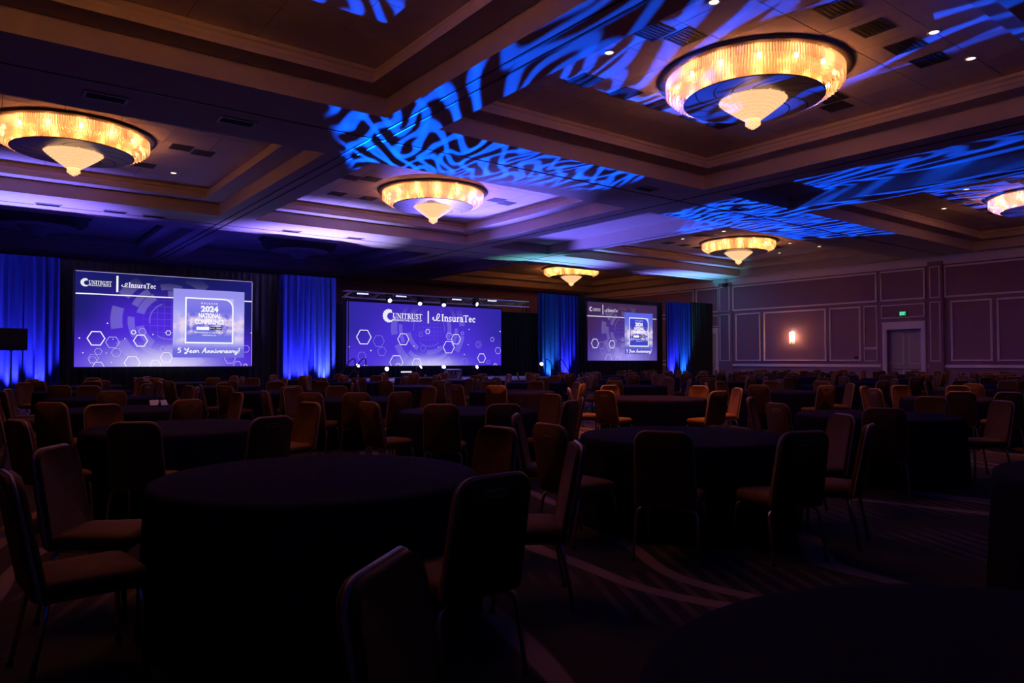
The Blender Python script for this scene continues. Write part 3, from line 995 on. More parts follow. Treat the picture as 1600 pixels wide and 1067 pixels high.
ZT = 4.82
drape('lit_drape', -4.5, 2.30, ZT, YD, 'drape', 'tall pleated drape lit blue and purple, beside the left screen', seed=3, group='uplit drapes')
drape('lit_drape', 9.61, 11.92, ZT, YD, 'drape', 'tall pleated drape lit blue and white, between left screen and stage', seed=4, group='uplit drapes')
drape('lit_drape', 22.66, 25.45, ZT, YD, 'drape', 'tall pleated drape lit teal and blue, between stage and right screen', seed=5, group='uplit drapes')
drape('lit_drape', 32.30, 34.60, ZT + .05, YD, 'drape', 'tall pleated drape lit blue and cyan, right of the right screen', seed=6, group='uplit drapes')
drape('black_drape', 2.30, 9.61, ZT, YD + 0.30, 'blackdrape', 'black masking drape around the left screen', amp=0.05, seed=7, group='black masking drapes')
drape('black_drape', 25.45, 32.30, ZT, YD + 0.30, 'blackdrape', 'black masking drape around the right screen', amp=0.05, seed=8, group='black masking drapes')
drape('black_drape', 34.60, 36.64, ZT + .12, YD, 'blackdrape', 'black masking drape next to the panelled wall', amp=0.05, seed=9, group='black masking drapes')
drape('black_drape', 11.3, 25.6, 4.04, 30.9, 'blackdrape', 'black masking drape behind the stage LED wall', amp=0.05, seed=10, group='black masking drapes')

# stage platform
st = thing('stage_platform', 'low stage with grey deck and black skirt before the LED wall', 'stage', (17.6, 26.0, 0))
for i in range(6):
    a = -5.0 + i * 10.0 / 6
    for j in range(2):
        mk('deck_panel', MB().box(a + .004, a + 10.0 / 6 - .004, j * 2.2 + .004, (j + 1) * 2.2 - .004, ZD - 0.10, ZD), 'stage', st)
sk = MB()
vs, fs = [], []
pts = [(-5.0, 4.4), (-5.0, 0), (5.0, 0), (5.0, 4.4)]
dense = []
for (a, b_) in zip(pts[:-1], pts[1:]):
    n_ = int(max(abs(b_[0] - a[0]), abs(b_[1] - a[1])) / 0.04)
    for i in range(n_):
        dense.append((a[0] + (b_[0] - a[0]) * i / n_, a[1] + (b_[1] - a[1]) * i / n_, b_[0] == a[0]))
for i, (x, y, side) in enumerate(dense):
    o_ = 0.015 * math.sin(i * 1.3)
    for z in (0.0, ZD - 0.11):
        vs.append((x + (o_ if side else 0), y + (0 if side else o_), z))
for i in range(len(dense) - 1):
    fs.append((2 * i, 2 * i + 2, 2 * i + 3, 2 * i + 1))
mk('skirt', MB().add(vs, fs), 'skirt', st, True)


def stairs(x0, side, label):
    t = thing('stage_steps', label, 'steps', (x0, 26.72, 0))
    for k in range(3):
        z = ZD - 0.155 * (k + 1)
        a, b_ = sorted((side * 0.28 * k, side * 0.28 * (k + 1)))
        mk('tread', MB().box(a, b_, -0.5, 0.5, z - 0.04, z), 'stage', t)
        mk('riser', MB().box(a + .01, b_ - .01, -0.48, 0.48, 0.0, z - 0.04), 'skirt', t)
    for yy in (-0.5, 0.5):
        p = [(side * 0.03, yy, 0.0), (side * 0.03, yy, ZD + 0.78)]
        p += [(side * 0.03 + side * 0.10 * (1 - math.cos(a)), yy, ZD + 0.78 + 0.10 * math.sin(a)) for a in (0.4, 0.8, 1.2, 1.57)]
        p += [(side * 0.25, yy, ZD + 0.80), (side * 0.86, yy, 0.66), (side * 0.90, yy, 0.55), (side * 0.90, yy, 0.0)]
        mk('handrail', MB().tube(p, 0.022), 'blackmetal', t)


stairs(12.56, -1, 'black stage steps with two handrails beside the blue and white drape')
stairs(22.64, 1, 'black stage steps with two handrails beside the teal drape')


def panel_on(name, rect, yy, mat, parent, thick=0.004):
    """flat rectangle given by photo-plane rect (x0,x1,z0,z1) at depth yy"""
    x0, x1, z0, z1 = rect
    p = parent.location
    return mk(name, MB().box(x0 - p.x, x1 - p.x, yy - p.y, yy + thick - p.y, z0 - p.z, z1 - p.z), mat, parent)


def px_rect(x0, y0, x1, y1, Y):
    a, b_ = at_y(x0, y0, Y), at_y(x1, y1, Y)
    c, d = at_y(x0, y1, Y), at_y(x1, y0, Y)
    return (a.x, b_.x, (b_.z + c.z) / 2, (a.z + d.z) / 2)


def put_text(key, x0, y0, x1, y1, Y, mat, parent, name='lettering', font=None):
    """fit lettering into the picture box: left edge (x0), right edge (x1); y0/y1 = top/bottom at mid width"""
    xm = (x0 + x1) / 2
    xa, xb = at_y(x0, y0, Y).x, at_y(x1, y0, Y).x
    zt, zb = at_y(xm, y0, Y).z, at_y(xm, y1, Y).z
    vs, fs = stroke_text(key, font) if font else TEXTS[key]
    p = parent.location
    return mk(name, MB().add([(xa + (xb - xa) * a - p.x, Y - p.y, zb + (zt - zb) * b_ - p.z) for a, b_ in vs], fs), mat, parent)


def hexagon(cx, cy, hh, wpx, Y, mat, parent, zlim=None):
    """outlined hexagon, flat top; hh = half height in photo pixels"""
    c = at_y(cx, cy, Y)
    rr = (at_y(cx, cy - hh, Y).z - c.z) / 0.866
    wd = (at_y(cx, cy - wpx, Y).z - c.z)
    vs, fs = [], []
    p = parent.location
    for k in range(6):
        a = k * PI / 3
        for q in (rr, rr - wd):
            vs.append((c.x + q * math.cos(a) - p.x, Y - p.y, c.z + q * math.sin(a)))
    for k in range(6):
        k2 = (k + 1) % 6
        fs.append((2 * k, 2 * k + 1, 2 * k2 + 1, 2 * k2))
    mb = MB()
    for f in fs:
        poly = [vs[i] for i in f]
        if zlim is not None:      # clip at the lower edge of the picture
            out = []
            for a, b_ in zip(poly, poly[1:] + poly[:1]):
                if a[2] >= zlim:
                    out.append(a)
                if (a[2] >= zlim) != (b_[2] >= zlim):
                    s = (zlim - a[2]) / (b_[2] - a[2])
                    out.append(tuple(a[i] + s * (b_[i] - a[i]) for i in range(3)))
            poly = out
        if len(poly) >= 3:
            mb.add([(q[0], q[1], q[2] - p.z) for q in poly], [tuple(range(len(poly)))])
    if mb.f:
        mk('hexagon', mb, mat, parent)


def emblem(cx, cy, hh, Y, mat, parent):
    """crescent of feathered blades, open to the right"""
    c = at_y(cx, cy, Y)
    rr = at_y(cx, cy - hh, Y).z - c.z
    p = parent.location
    mb = MB()
    NBL = 12
    for k in range(NBL):
        t0, t1 = k / NBL, (k + 0.86) / NBL
        vs = []
        for t, sk_ in ((t0, 0.0), ((t0 + t1) / 2, 0.03), (t1, 0.0)):
            a = R(62 + 275 * t)
            th = 0.10 + 0.55 * math.sin(PI * min(1, 0.10 + 0.86 * t)) ** 0.8
            ro = rr * (1.0 + sk_)
            ri = ro * (1 - th)
            a2 = a - R(16)
            ccx = c.x + rr * 0.08
            vs.append(((c.x + ro * math.cos(a) - p.x, Y - p.y, c.z + ro * math.sin(a) - p.z), (ccx + ri * math.cos(a2) - p.x, Y - p.y, c.z - rr * .05 + ri * math.sin(a2) - p.z)))
        for i in range(2):
            mb.quad(vs[i][0], vs[i][1], vs[i + 1][1], vs[i + 1][0])
    mk('emblem', mb, mat, parent)


def bar(x0, y0, x1, y1, wpx, Y, mat, parent, vertical=False, name='rule_line'):
    a, b_ = at_y(x0, y0, Y), at_y(x1, y1, Y)
    xm = (x0 + x1) / 2
    wd = abs(at_y(xm, 500, Y).z - at_y(xm, 500 - wpx, Y).z)
    p = parent.location
    if vertical:
        x = (a.x + b_.x) / 2
        q = (x - wd / 2, x + wd / 2, min(a.z, b_.z), max(a.z, b_.z))
    else:
        z = (a.z + b_.z) / 2
        q = (a.x, b_.x, z - wd / 2, z + wd / 2)
    mk(name, MB().quad((q[0] - p.x, Y - p.y, q[2] - p.z), (q[1] - p.x, Y - p.y, q[2] - p.z), (q[1] - p.x, Y - p.y, q[3] - p.z), (q[0] - p.x, Y - p.y, q[3] - p.z)), mat, parent, )


def screen(name, label, cat, x0, x1, z0, z1, Y, pic, border=0.05, legs=True, floor_z=0.0):
    t = thing(name, label, cat, ((x0 + x1) / 2, Y, 0))
    panel_on('picture', (x0, x1, z0, z1), Y, pic, t, 0.03)
    fr = MB()
    p = t.location
    bx = (x0 - border - p.x, x1 + border - p.x, z0 - border, z1 + border)
    fr.box(bx[0], bx[1], 0.0, 0.08, z1, bx[3]).box(bx[0], bx[1], 0.0, 0.08, bx[2], z0)
    fr.box(bx[0], x0 - p.x, 0.0, 0.08, z0, z1).box(x1 - p.x, bx[1], 0.0, 0.08, z0, z1)
    mk('frame', fr, 'black', t)
    if legs:
        for s in (x0 + 0.3, x1 - 0.3):
            lg = MB().tube([(s - p.x, 0.06, floor_z), (s - p.x, 0.06, z0)], 0.03).tube([(s - p.x, -0.05, floor_z + 0.026), (s - p.x, 0.17, floor_z + 0.026)], 0.025)
            mk('leg', lg, 'blackmetal', t)
    return t


def card_block(t, Y, ink, cardm, insetm, C, I, rr, L):
    """picture card: C card box, I inset box (photo px), L text boxes"""
    panel_on('picture_card', px_rect(*C, Y - 0.006), Y - 0.006, cardm, t, 0.002)
    panel_on('picture_inset', px_rect(*I, Y - 0.010), Y - 0.010, insetm, t, 0.002)
    # white inset outline with a rounded upper right corner
    x0, x1, z0, z1 = px_rect(*I, Y - 0.014)
    wd = (z1 - z0) * 0.032
    cr_ = (z1 - z0) * 0.20
    path = [(x0, z0), (x0, z1), (x1 - cr_, z1)] + [(x1 - cr_ + cr_ * math.sin(a), z1 - cr_ + cr_ * math.cos(a)) for a in (0.26, 0.52, 0.79, 1.05, 1.31, 1.57)] + [(x1, z0)]
    cxm, czm = (x0 + x1) / 2, (z0 + z1) / 2
    p = t.location
    mb = MB()
    inner = [(x - wd * (1 if x > cxm else -1), z - wd * (1 if z > czm else -1)) for x, z in path]
    inner[3:-1] = [(x1 - cr_ + (cr_ - wd) * math.sin(a), z1 - cr_ + (cr_ - wd) * math.cos(a)) for a in (0.26, 0.52, 0.79, 1.05, 1.31, 1.57)]
    N = len(path)
    for i in range(N):
        j = (i + 1) % N
        mb.quad(*[(q[0] - p.x, Y - 0.014 - p.y, q[1]) for q in (path[i], inner[i], inner[j], path[j])])
    mk('inset_outline', mb, ink, t)
    cm = MB()
    tri = [(x1, z1)] + path[2:-1]
    cm.add([(q[0] - p.x, Y - 0.013 - p.y, q[1]) for q in tri], [tuple(range(len(tri)))])
    mk('corner_patch', cm, 'ink_card', t)
    YT = Y - 0.016
    for key, box_ in L['texts']:
        put_text(key, *box_, YT, ink, t)
    panel_on('date_box', px_rect(*L['wbox'], YT), YT, ink, t, 0.001)
    panel_on('date_box', px_rect(*L['dbox'], YT + 0.003), YT + 0.003, 'ink_dark', t, 0.001)
    put_text('5 Year Anniversary!', *L['script'], YT, ink, t, font=SCR)


def dots(t, Y, pts, mat):
    for (x, y, r_) in pts:
        c = at_y(x, y, Y)
        rr = at_y(x, y - r_, Y).z - c.z
        p = t.location
        mk('light_dot', MB().add([(c.x + rr * math.cos(k * PI / 3) - p.x, Y - p.y, c.z + rr * math.sin(k * PI / 3) - p.z) for k in range(6)], [(0, 1, 2, 3, 4, 5)]), mat, t)


# ---- left screen
Y = YD - 0.02
sL = screen('projection_screen', 'large projection screen with conference card, left of the stage', 'screen', 2.73, 8.56, 1.21, 4.45, Y, 'scrL')
YG = Y - 0.004
emblem(133.2, 441, 6.3, YG, 'ink', sL)
put_text('UNITRUST', 138.6, 438.9, 174.7, 444.6, YG, 'ink', sL, font=SER)
put_text(T_FG, 139.2, 445.4, 174.2, 447.4, YG, 'ink', sL)
bar(183.4, 431, 183.4, 456.2, 2.8, YG, 'ink', sL, True)
put_text('@', 190, 442, 200.6, 448.6, YG, 'ink', sL, font=SER)
put_text('InsuraTec', 201, 442.6, 244, 450.2, YG, 'ink', sL, font=SER)
bar(118.2, 458.5, 393.6, 470.6, 1.7, YG, 'ink', sL)
bar(118.2, 422.6, 393.6, 440.4, 0.6, YG, 'ink_mid', sL)
bar(393.4, 441, 393.4, 571, 0.6, YG, 'ink_mid', sL, True)
zb = 1.215
for (cx, cy, hh, w_, m_) in ((150.1, 528.6, 11.2, 1.7, 'ink'), (175.9, 534.8, 8.7, 1.0, 'ink_mid'), (219.7, 532.2, 9.2, 1.5, 'ink'), (208.7, 519, 3.4, 1.2, 'ink'), (222.5, 518, 4.9, .7, 'ink_mid'), (153.6, 549, 4.9, .7, 'ink_mid'), (181.7, 550.7, 6.4, .8, 'ink_mid'), (145.8, 559.8, 6.6, .6, 'ink_mid'), (144.8, 562.5, 5.2, .6, 'ink_mid'), (153.6, 573, 7.4, .9, 'ink'), (206.6, 567, 10.2, 1.2, 'ink'), (254.4, 545, 3.9, .6, 'ink_mid'), (260, 558.4, 8, 1.1, 'ink'), (243, 569.5, 7.2, 1.0, 'ink'), (263, 520, 3.7, 1.0, 'ink'), (359.3, 560, 7.6, .8, 'ink_mid'), (371, 570, 5.6, .8, 'ink_mid'), (384, 545, 5.4, .6, 'ink_mid'), (383.5, 571, 2.6, .7, 'ink')):
    hexagon(cx, cy, hh, w_, YG, m_, sL, zb)
dots(sL, YG, [(168, 505, 1.0), (124, 528, 1.1), (129.5, 551, 1.0), (166, 551.5, .8), (195, 529, .8), (239, 522.5, 1.0), (259.5, 520, .6), (176.5, 530, .7), (174, 566, .8), (392.5, 520, 1.0)], 'ink')
card_block(sL, Y, 'ink', 'cardL', 'insetL', (271, 453.5, 381, 558.6), (289.4, 465.8, 364.4, 536.8), 13, dict(
    texts=[(T_REL, (314.7, 473.0, 340.3, 475.6)), (T_2024, (314, 478, 341.4, 488)), (T_NAT, (310.4, 489.2, 345.5, 497.3)), (T_CONF, (304.2, 498.9, 350.4, 507)), (T_VEN, (304.2, 518.4, 349, 520.8)), (T_CITY, (316, 522.8, 338, 525.3)), (T_DATE, (328.5, 511.6, 346, 514.6))],
    wbox=(307, 510.6, 327, 515.6), dbox=(327, 510.6, 347.3, 515.6), script=(276.7, 543.6, 375, 551.6)))

# ---- LED wall
Y = 29.5
sC = screen('led_screen', 'wide LED wall behind the stage showing two company logos', 'LED screen', 13.12, 21.60, 1.18, 4.04, Y, 'scrC', 0.06, True, 0.62)
YG = Y - 0.004
emblem(607.5, 493.2, 10.2, YG, 'ink', sC)
put_text('UNITRUST', 613.6, 490, 659.7, 498, YG, 'ink', sC, font=SER)
put_text(T_FG, 614, 499.2, 659.4, 502.2, YG, 'ink', sC)
bar(669.1, 485.8, 669.1, 505.2, 2.0, YG, 'ink', sC, True)
put_text('@', 676, 490.2, 688.6, 501.6, YG, 'ink', sC, font=SER)
put_text('InsuraTec', 689.6, 492.2, 743, 502.8, YG, 'ink', sC, font=SER)
for (cx, cy, hh, w_, m_) in ((568.6, 526.5, 11.3, 1.4, 'ink'), (591.7, 532.8, 8.7, .7, 'ink_dim'), (630.2, 530, 9.0, 1.1, 'ink'), (596.8, 549, 6.7, .7, 'ink_dim'), (565.4, 556.4, 6.5, .6, 'ink_dim'), (619.4, 566, 10.6, 1.0, 'ink'), (622, 572, 4.2, .8, 'ink'), (651.2, 567.8, 7.6, 1.0, 'ink'), (657.3, 522.7, 3.2, .5, 'ink_dim'), (661, 544, 4.4, .5, 'ink_dim'), (668.3, 518, 3.7, .8, 'ink'), (702, 525.4, 5.4, .7, 'ink_mid'), (712.6, 529.9, 7.8, .9, 'ink'), (701.2, 542.4, 9.4, 1.1, 'ink'), (722.5, 520.6, 2.5, .5, 'ink_mid'), (747.7, 538.2, 5.2, .6, 'ink_dim'), (747.7, 538.2, 2.8, .5, 'ink_dim'), (769.2, 530.2, 3.4, .7, 'ink_mid'), (778, 547.7, 5.0, .7, 'ink_mid'), (752.5, 559.4, 7.0, 1.0, 'ink'), (725.9, 565.8, 5.4, .5, 'ink_dim'), (763, 565.5, 3, .5, 'ink_dim'), (773.8, 571, 3.0, .8, 'ink'), (571, 574, 3.6, .8, 'ink')):
    hexagon(cx, cy, hh, w_, YG, m_, sC, 1.185)
dots(sC, YG, [(545.5, 541.6, .8), (579.6, 547.6, 1.1), (647, 540.6, .8), (733, 514.6, .8), (725.5, 553.8, .9), (781.6, 517.8, 1.0), (685, 542, .6), (731.5, 538.5, .7), (670, 564.8, .8)], 'ink')

# ---- right screen
Y = YD - 0.02
sR = screen('projection_screen', 'dimmer projection screen with conference card, right of the stage', 'screen', 26.06, 31.50, 1.42, 4.55, Y, 'scrR')
YG = Y - 0.004
emblem(923.4, 482.6, 3.5, YG, 'inkR', sR)
put_text('UNITRUST', 926.4, 481.8, 938.5, 484.6, YG, 'inkR', sR, font=SER)
put_text(T_FG, 926.6, 485.1, 938.4, 486.2, YG, 'inkR', sR)
bar(942, 476, 942, 491.4, 1.4, YG, 'inkR', sR, True)
put_text('@', 944.7, 483.0, 949.4, 487, YG, 'inkR', sR, font=SER)
put_text('InsuraTec', 949.6, 482.6, 965.3, 487.4, YG, 'inkR', sR, font=SER)
bar(917.4, 493.6, 1025.6, 498.4, 1.3, YG, 'inkR', sR)
for (cx, cy, hh, w_, m_) in ((929.7, 536.5, 7.2, 1.0, 'ink'), (956.2, 538, 6.0, .9, 'ink'), (973, 530.4, 2.6, .6, 'ink_mid'), (940, 539.4, 5.6, .5, 'ink_dim'), (952, 530, 2.4, .5, 'ink_dim'), (942, 548.6, 4.4, .5, 'ink_dim'), (951, 560, 6.4, .8, 'ink_mid'), (966, 562, 5.0, .8, 'ink_mid'), (972.4, 554, 5.4, .6, 'ink_dim'), (1011.5, 557.4, 4, .6, 'ink_dim')):
    hexagon(cx, cy, hh, w_, YG, m_, sR, 1.425)
card_block(sR, Y, 'ink', 'cardR', 'insetR', (976, 489.2, 1020, 552.8), (983, 496.6, 1013.4, 541.4), 8, dict(
    texts=[(T_REL, (993, 500.6, 1004, 502.2)), (T_2024, (992.6, 503.8, 1004.4, 510.4)), (T_NAT, (991.4, 511, 1006, 516)), (T_CONF, (988.8, 516.6, 1008.4, 522)), (T_VEN, (989, 529.2, 1008, 531)), (T_CITY, (994, 532.4, 1003.4, 534)), (T_DATE, (998.8, 524.6, 1006, 526.6))],
    wbox=(989.8, 523.8, 998.4, 527.4), dbox=(998.4, 523.8, 1006.6, 527.4), script=(978.4, 545.6, 1018, 551)))

# ---- lighting truss over the LED wall
YTR = 29.0
t = thing('lighting_truss', 'aluminium lighting truss spanning above the LED wall', 'truss', (17.9, YTR, 0))
x0, x1, z0, z1 = -5.1, 5.0, 4.16, 4.44
for (yy, z) in ((-0.14, z0), (0.14, z0), (-0.14, z1), (0.14, z1)):
    mk('chord', MB().tube([(x0, yy, z), (x1, yy, z)], 0.022), 'alu', t)
br = MB()
k, x = 0, x0
while x < x1 - 0.3:
    za, zb_ = (z0, z1) if k % 2 == 0 else (z1, z0)
    for yy in (-0.14, 0.14):
        br.tube([(x, yy, za), (x + 0.34, yy, zb_)], 0.010, 5)
    for z in (z0, z1):
        br.tube([(x, -0.14, z), (x + 0.34, 0.14, z)] if k % 2 == 0 else [(x, 0.14, z), (x + 0.34, -0.14, z)], 0.010, 5)
    x += 0.34
    k += 1
mk('lattice', br, 'alu', t)
for s in (x0 + 0.05, x1 - 0.05):
    lg = MB()
    for (dx, dy) in ((-.12, -.12), (.12, -.12), (-.12, .12), (.12, .12)):
        lg.tube([(s + dx, dy + 0.0, ZD if abs(s) < 5.2 else 0), (s + dx, dy, z0)], 0.02, 6)
    lg.box(s - .3, s + .3, -.3, .3, ZD, ZD + 0.02)
    mk('tower_leg', lg, 'blackmetal', t)


def spot_head(x, y, z, aim, label, hang, power, col, size, gobo=None, blend=0.6, ground=0.62):
    """moving head: base, yoke, tilted head, lens; its own lamp sits at the lens"""
    t = thing('stage_spotlight', label, 'spotlight', (x, y, z), 0, 'moving stage lights')
    s = 1 if hang else -1
    mk('base', MB().box(-0.12, 0.12, -0.10, 0.10, min(s * 0.18, s * 0.26), max(s * 0.18, s * 0.26)), 'black', t)
    mk('yoke', MB().box(-0.135, -0.115, -0.04, 0.04, min(-s * .04, s * 0.2), max(-s * .04, s * 0.2)).box(0.115, 0.135, -0.04, 0.04, min(-s * .04, s * 0.2), max(-s * .04, s * 0.2)), 'black', t)
    if hang:
        mk('clamp', MB().box(-0.03, 0.03, 0.09, 0.185, 0.19, 0.25), 'blackmetal', t)
    gz = ground
    if not hang and z - 0.26 - gz > 0.03:
        mk('stand', MB().tube([(0, 0, gz - z), (0, 0, -0.26)], 0.03).box(-0.16, 0.16, -0.16, 0.16, gz - z, gz - z + 0.02), 'blackmetal', t)
    d = (Vector(aim) - Vector((x, y, z))).normalized()
    q = d.to_track_quat('Z', 'Y')
    hd = mk('head', MB().lathe([(0.001, -0.16), (0.07, -0.16), (0.105, -0.09), (0.105, 0.10), (0.098, 0.11), (0.090, 0.10)], 20), 'black', t, True)
    hd.rotation_euler = q.to_euler()
    ln = mk('lens', MB().lathe([(0.001, 0.112), (0.05, 0.108), (0.09, 0.098)], 20), 'white_led', t, True)
    ln.rotation_euler = q.to_euler()
    lp = Vector((x, y, z)) + d * 0.14
    if power:
        lo_ = light('SPOT', 'spotlight_beam', lp, power, col, t, aim, size, blend, 0.03)
        if gobo:
            gobo(lo_)
    return t


def gobo_nodes(seed, mask, fu=92.0, fv=96.0):
    """a pattern slide in the projector: curling crossing ribbons"""
    def f(lo_):
        d = lo_.data
        d.use_nodes = True
        n, l = d.node_tree.nodes, d.node_tree.links
        nb = NB(d.node_tree)
        em = n['Emission']
        tc = n.new('ShaderNodeTexCoord')
        sp = n.new('ShaderNodeSeparateXYZ')
        l.new(tc.outputs['Normal'], sp.inputs[0])
        iz = nb.m('ABSOLUTE', sp.outputs[2])
        u = nb.m('DIVIDE', sp.outputs[0], iz)
        v = nb.m('DIVIDE', sp.outputs[1], iz)
        cb = n.new('ShaderNodeCombineXYZ')
        l.new(u, cb.inputs[0])
        l.new(v, cb.inputs[1])
        cb.inputs[2].default_value = seed
        nz = n.new('ShaderNodeTexNoise')
        nz.inputs['Scale'].default_value = 9.0
        l.new(cb.outputs[0], nz.inputs['Vector'])
        wob = nb.m('MULTIPLY', nb.m('SUBTRACT', nz.outputs['Fac'], 0.5), 0.09)
        uu, vv = nb.m('ADD', u, wob), nb.m('SUBTRACT', v, wob)
        w1 = nb.m('SINE', nb.m('ADD', nb.m('MULTIPLY', uu, fu), nb.m('MULTIPLY', nb.m('SINE', nb.m('MULTIPLY', vv, fv * 0.9)), 1.9)))
        w2 = nb.m('SINE', nb.m('ADD', nb.m('MULTIPLY', vv, fv * 1.15), nb.m('MULTIPLY', nb.m('SINE', nb.m('MULTIPLY', uu, fu * 0.8)), 2.1)))
        m1 = nb.m('SUBTRACT', 1.0, nb.smooth(nb.m('ABSOLUTE', w1), 0.36, 0.54))
        m2 = nb.m('SUBTRACT', 1.0, nb.smooth(nb.m('ABSOLUTE', w2), 0.36, 0.54))
        tot = nb.m('ADD', nb.m('MAXIMUM', m1, m2), nb.m('MULTIPLY', nb.m('MULTIPLY', m1, m2), 0.6))
        u0, u1, v0, v1 = mask
        k = nb.m('MULTIPLY', nb.m('MULTIPLY', nb.smooth(u, u0, u0 + 0.03), nb.smooth(u, u1, u1 - 0.03)), nb.m('MULTIPLY', nb.smooth(v, v0, v0 + 0.03), nb.smooth(v, v1, v1 - 0.03)))
        l.new(nb.m('MULTIPLY', tot, k), em.inputs[1])
    return f


ORD4 = ['first', 'second', 'third', 'fourth', 'fifth', 'sixth']
BLUEG = (0.0, 0.075, 1.0)
PURP = (0.16, 0.13, 1.0)
for hk, (px, py, aim, pw) in enumerate(((608, 468, (14, 22.0, 1.5), 0.10), (656, 472, (14.6, 24.6, 0.62), 0.18), (693, 474, (16.2, 24.6, 0.62), 0.18), (743, 474, (22, 20, 1.5), 0.10))):
    p = at_y(px, py, YTR - 0.34)
    spot_head(p.x, p.y, p.z - .02, aim, 'white moving light hanging from truss, %s from the blue and white drape' % ORD4[hk], True, P_WASH * pw, PURP, R(56))
az1, el1 = R(17.5), R(12.0)
az2, el2 = R(13.0), R(14.0)
for k, (px, py) in enumerate(((557, 573), (604, 577), (655, 575), (693, 575), (743, 574), (845, 570))):
    yy = 28.9 if k < 5 else 27.4
    p = at_y(px, py, yy)
    lab = 'white moving light standing on stage, %s from the blue and white drape' % ORD4[k] if k < 5 else 'white moving light standing on the stage edge beside the teal drape'
    if k == 1:
        aim = (p.x - 20 * math.sin(az1) * math.cos(el1), p.y - 20 * math.cos(az1) * math.cos(el1), p.z + 20 * math.sin(el1))
        spot_head(p.x, p.y, p.z, aim, lab, False, P_GOBO, BLUEG, R(70), gobo_nodes(1.3, (-0.30, 0.24, -0.11, 0.19)), 0.1)
    elif k == 4:
        aim = (p.x + 20 * math.sin(az2) * math.cos(el2), p.y - 20 * math.cos(az2) * math.cos(el2), p.z + 20 * math.sin(el2))
        spot_head(p.x, p.y, p.z, aim, lab, False, P_GOBO, BLUEG, R(70), gobo_nodes(5.1, (-0.32, 0.30, -0.085, 0.22)), 0.1)
    else:
        aim = {0: (16.2, 20.8, 7.0), 2: (20.9, 21.0, 6.7), 3: (14.0, 20.4, 7.17), 5: (20, 18, 6)}[k]
        spot_head(p.x, p.y, p.z, aim, lab, False, P_WASH * {0: 0.5, 2: 2.0, 3: 5.0, 5: 0.12}[k], PURP, R({0: 34, 2: 32, 3: 34, 5: 50}[k]), None, 0.7, ZD)
for yy_, lst, where in ((YTR - 0.262, ((567, 459), (627, 463), (714, 468), (769, 470)), 'on the truss above the LED wall'), (28.6, ((635, 581),), 'on the stage floor below the LED wall')):
    for bk_, (px, py) in enumerate(lst):
        p = at_y(px, py, yy_)
        t = thing('led_bar', ('bar of white LEDs on truss, %s from the blue and white drape' % ORD4[bk_]) if len(lst) > 1 else 'short bar of six white LEDs on the stage floor below the LED wall', 'LED bar', (p.x, p.y, p.z), 0, 'LED light bars')
        mk('housing', MB().box(-0.30, 0.30, 0.0, 0.09, -0.06, 0.06), 'black', t)
        if where.startswith('on the stage'):
            mk('foot', MB().box(-0.25, 0.25, 0.0, 0.12, ZD - p.z, -0.06), 'black', t)
        for i in range(6):
            mk('led_lens', MB().box(-0.27 + i * 0.092, -0.27 + i * 0.092 + 0.066, -0.012, 0.0, -0.026, 0.026), 'blue_led', t)

# ---- drape uplights
def uplight(x, col, power, label, tilt=0.06, size=64):
    t = thing('drape_uplight', label, 'uplight', (x, YD - 0.24, 0), 0, 'uplights at the drapes')
    mk('housing', MB().box(-0.11, 0.11, -0.11, 0.11, 0.05, 0.26), 'black', t)
    mk('foot', MB().box(-0.13, 0.13, -0.13, 0.13, 0.0, 0.05), 'blackmetal', t)
    mk('lens', MB().box(-0.09, 0.09, -0.09, 0.09, 0.26, 0.265), emat('uplight_lens', col, 4.0), t)
    light('SPOT', 'uplight_beam', (x, YD - 0.24, 0.30), power, col, t, (x, YD - 0.24 + tilt, 4.6), R(size), 1.0, 0.06)


BL, VI, CY, WH = (0.008, 0.012, 1.0), (0.22, 0.15, 1.0), (0.12, 0.62, 0.62), (0.46, 0.40, 1.0)
uplight(-1.9, BL, P_UP, 'black uplight throwing blue light, far along the left drape')
uplight(-0.2, (0.02, 0.16, 0.55), P_UP * 0.8, 'black uplight throwing teal light up the left drape')
uplight(0.95, VI, P_UP * 1.3, 'black uplight throwing violet light up the left drape by the speaker')
uplight(1.73, VI, P_UP * 1.1, 'black uplight throwing violet light up the left drape by the screen')
uplight(10.05, VI, P_UP, 'black uplight throwing violet light beside the left screen')
uplight(10.55, VI, P_UP * 1.1, 'black uplight throwing violet light in the middle of the drape')
uplight(11.40, WH, P_UP * 1.5, 'black uplight throwing white light beside the stage steps')
uplight(23.30, CY, P_UP * 0.9, 'black uplight throwing teal light beside the stage')
uplight(24.45, VI, P_UP, 'black uplight throwing violet light behind the stage steps')
uplight(32.75, VI, P_UP, 'black uplight throwing violet light right of the right screen')
uplight(33.75, (0.10, 0.55, 0.80), P_UP, 'black uplight throwing cyan light next to the black drape')

# ---- unseen blue fill lights added behind the drapes to tint the ceiling there
for (x, y, lab) in ((4.5, 31.5, 'added blue fill light, unseen on the floor behind the left screen'), (10.5, 32.0, 'added blue fill light, unseen on the floor behind the blue and white drape')):
    t = thing('added_fill_light', lab, 'added fill light', (x, y, 0), 0, 'added backstage fill lights')
    mk('housing', MB().box(-0.10, 0.10, -0.10, 0.10, 0.04, 0.20), 'black', t)
    mk('foot', MB().box(-0.14, 0.14, -0.14, 0.14, 0, 0.04), 'blackmetal', t)
    mk('lens', MB().box(-0.08, 0.08, -0.08, 0.08, 0.20, 0.205), 'blue_led', t)
    light('SPOT', 'added_fill_beam', (x, y, 0.25), 260, (0.05, 0.04, 1.0), t, (x, y, 6), R(130), 1.0, 0.06)

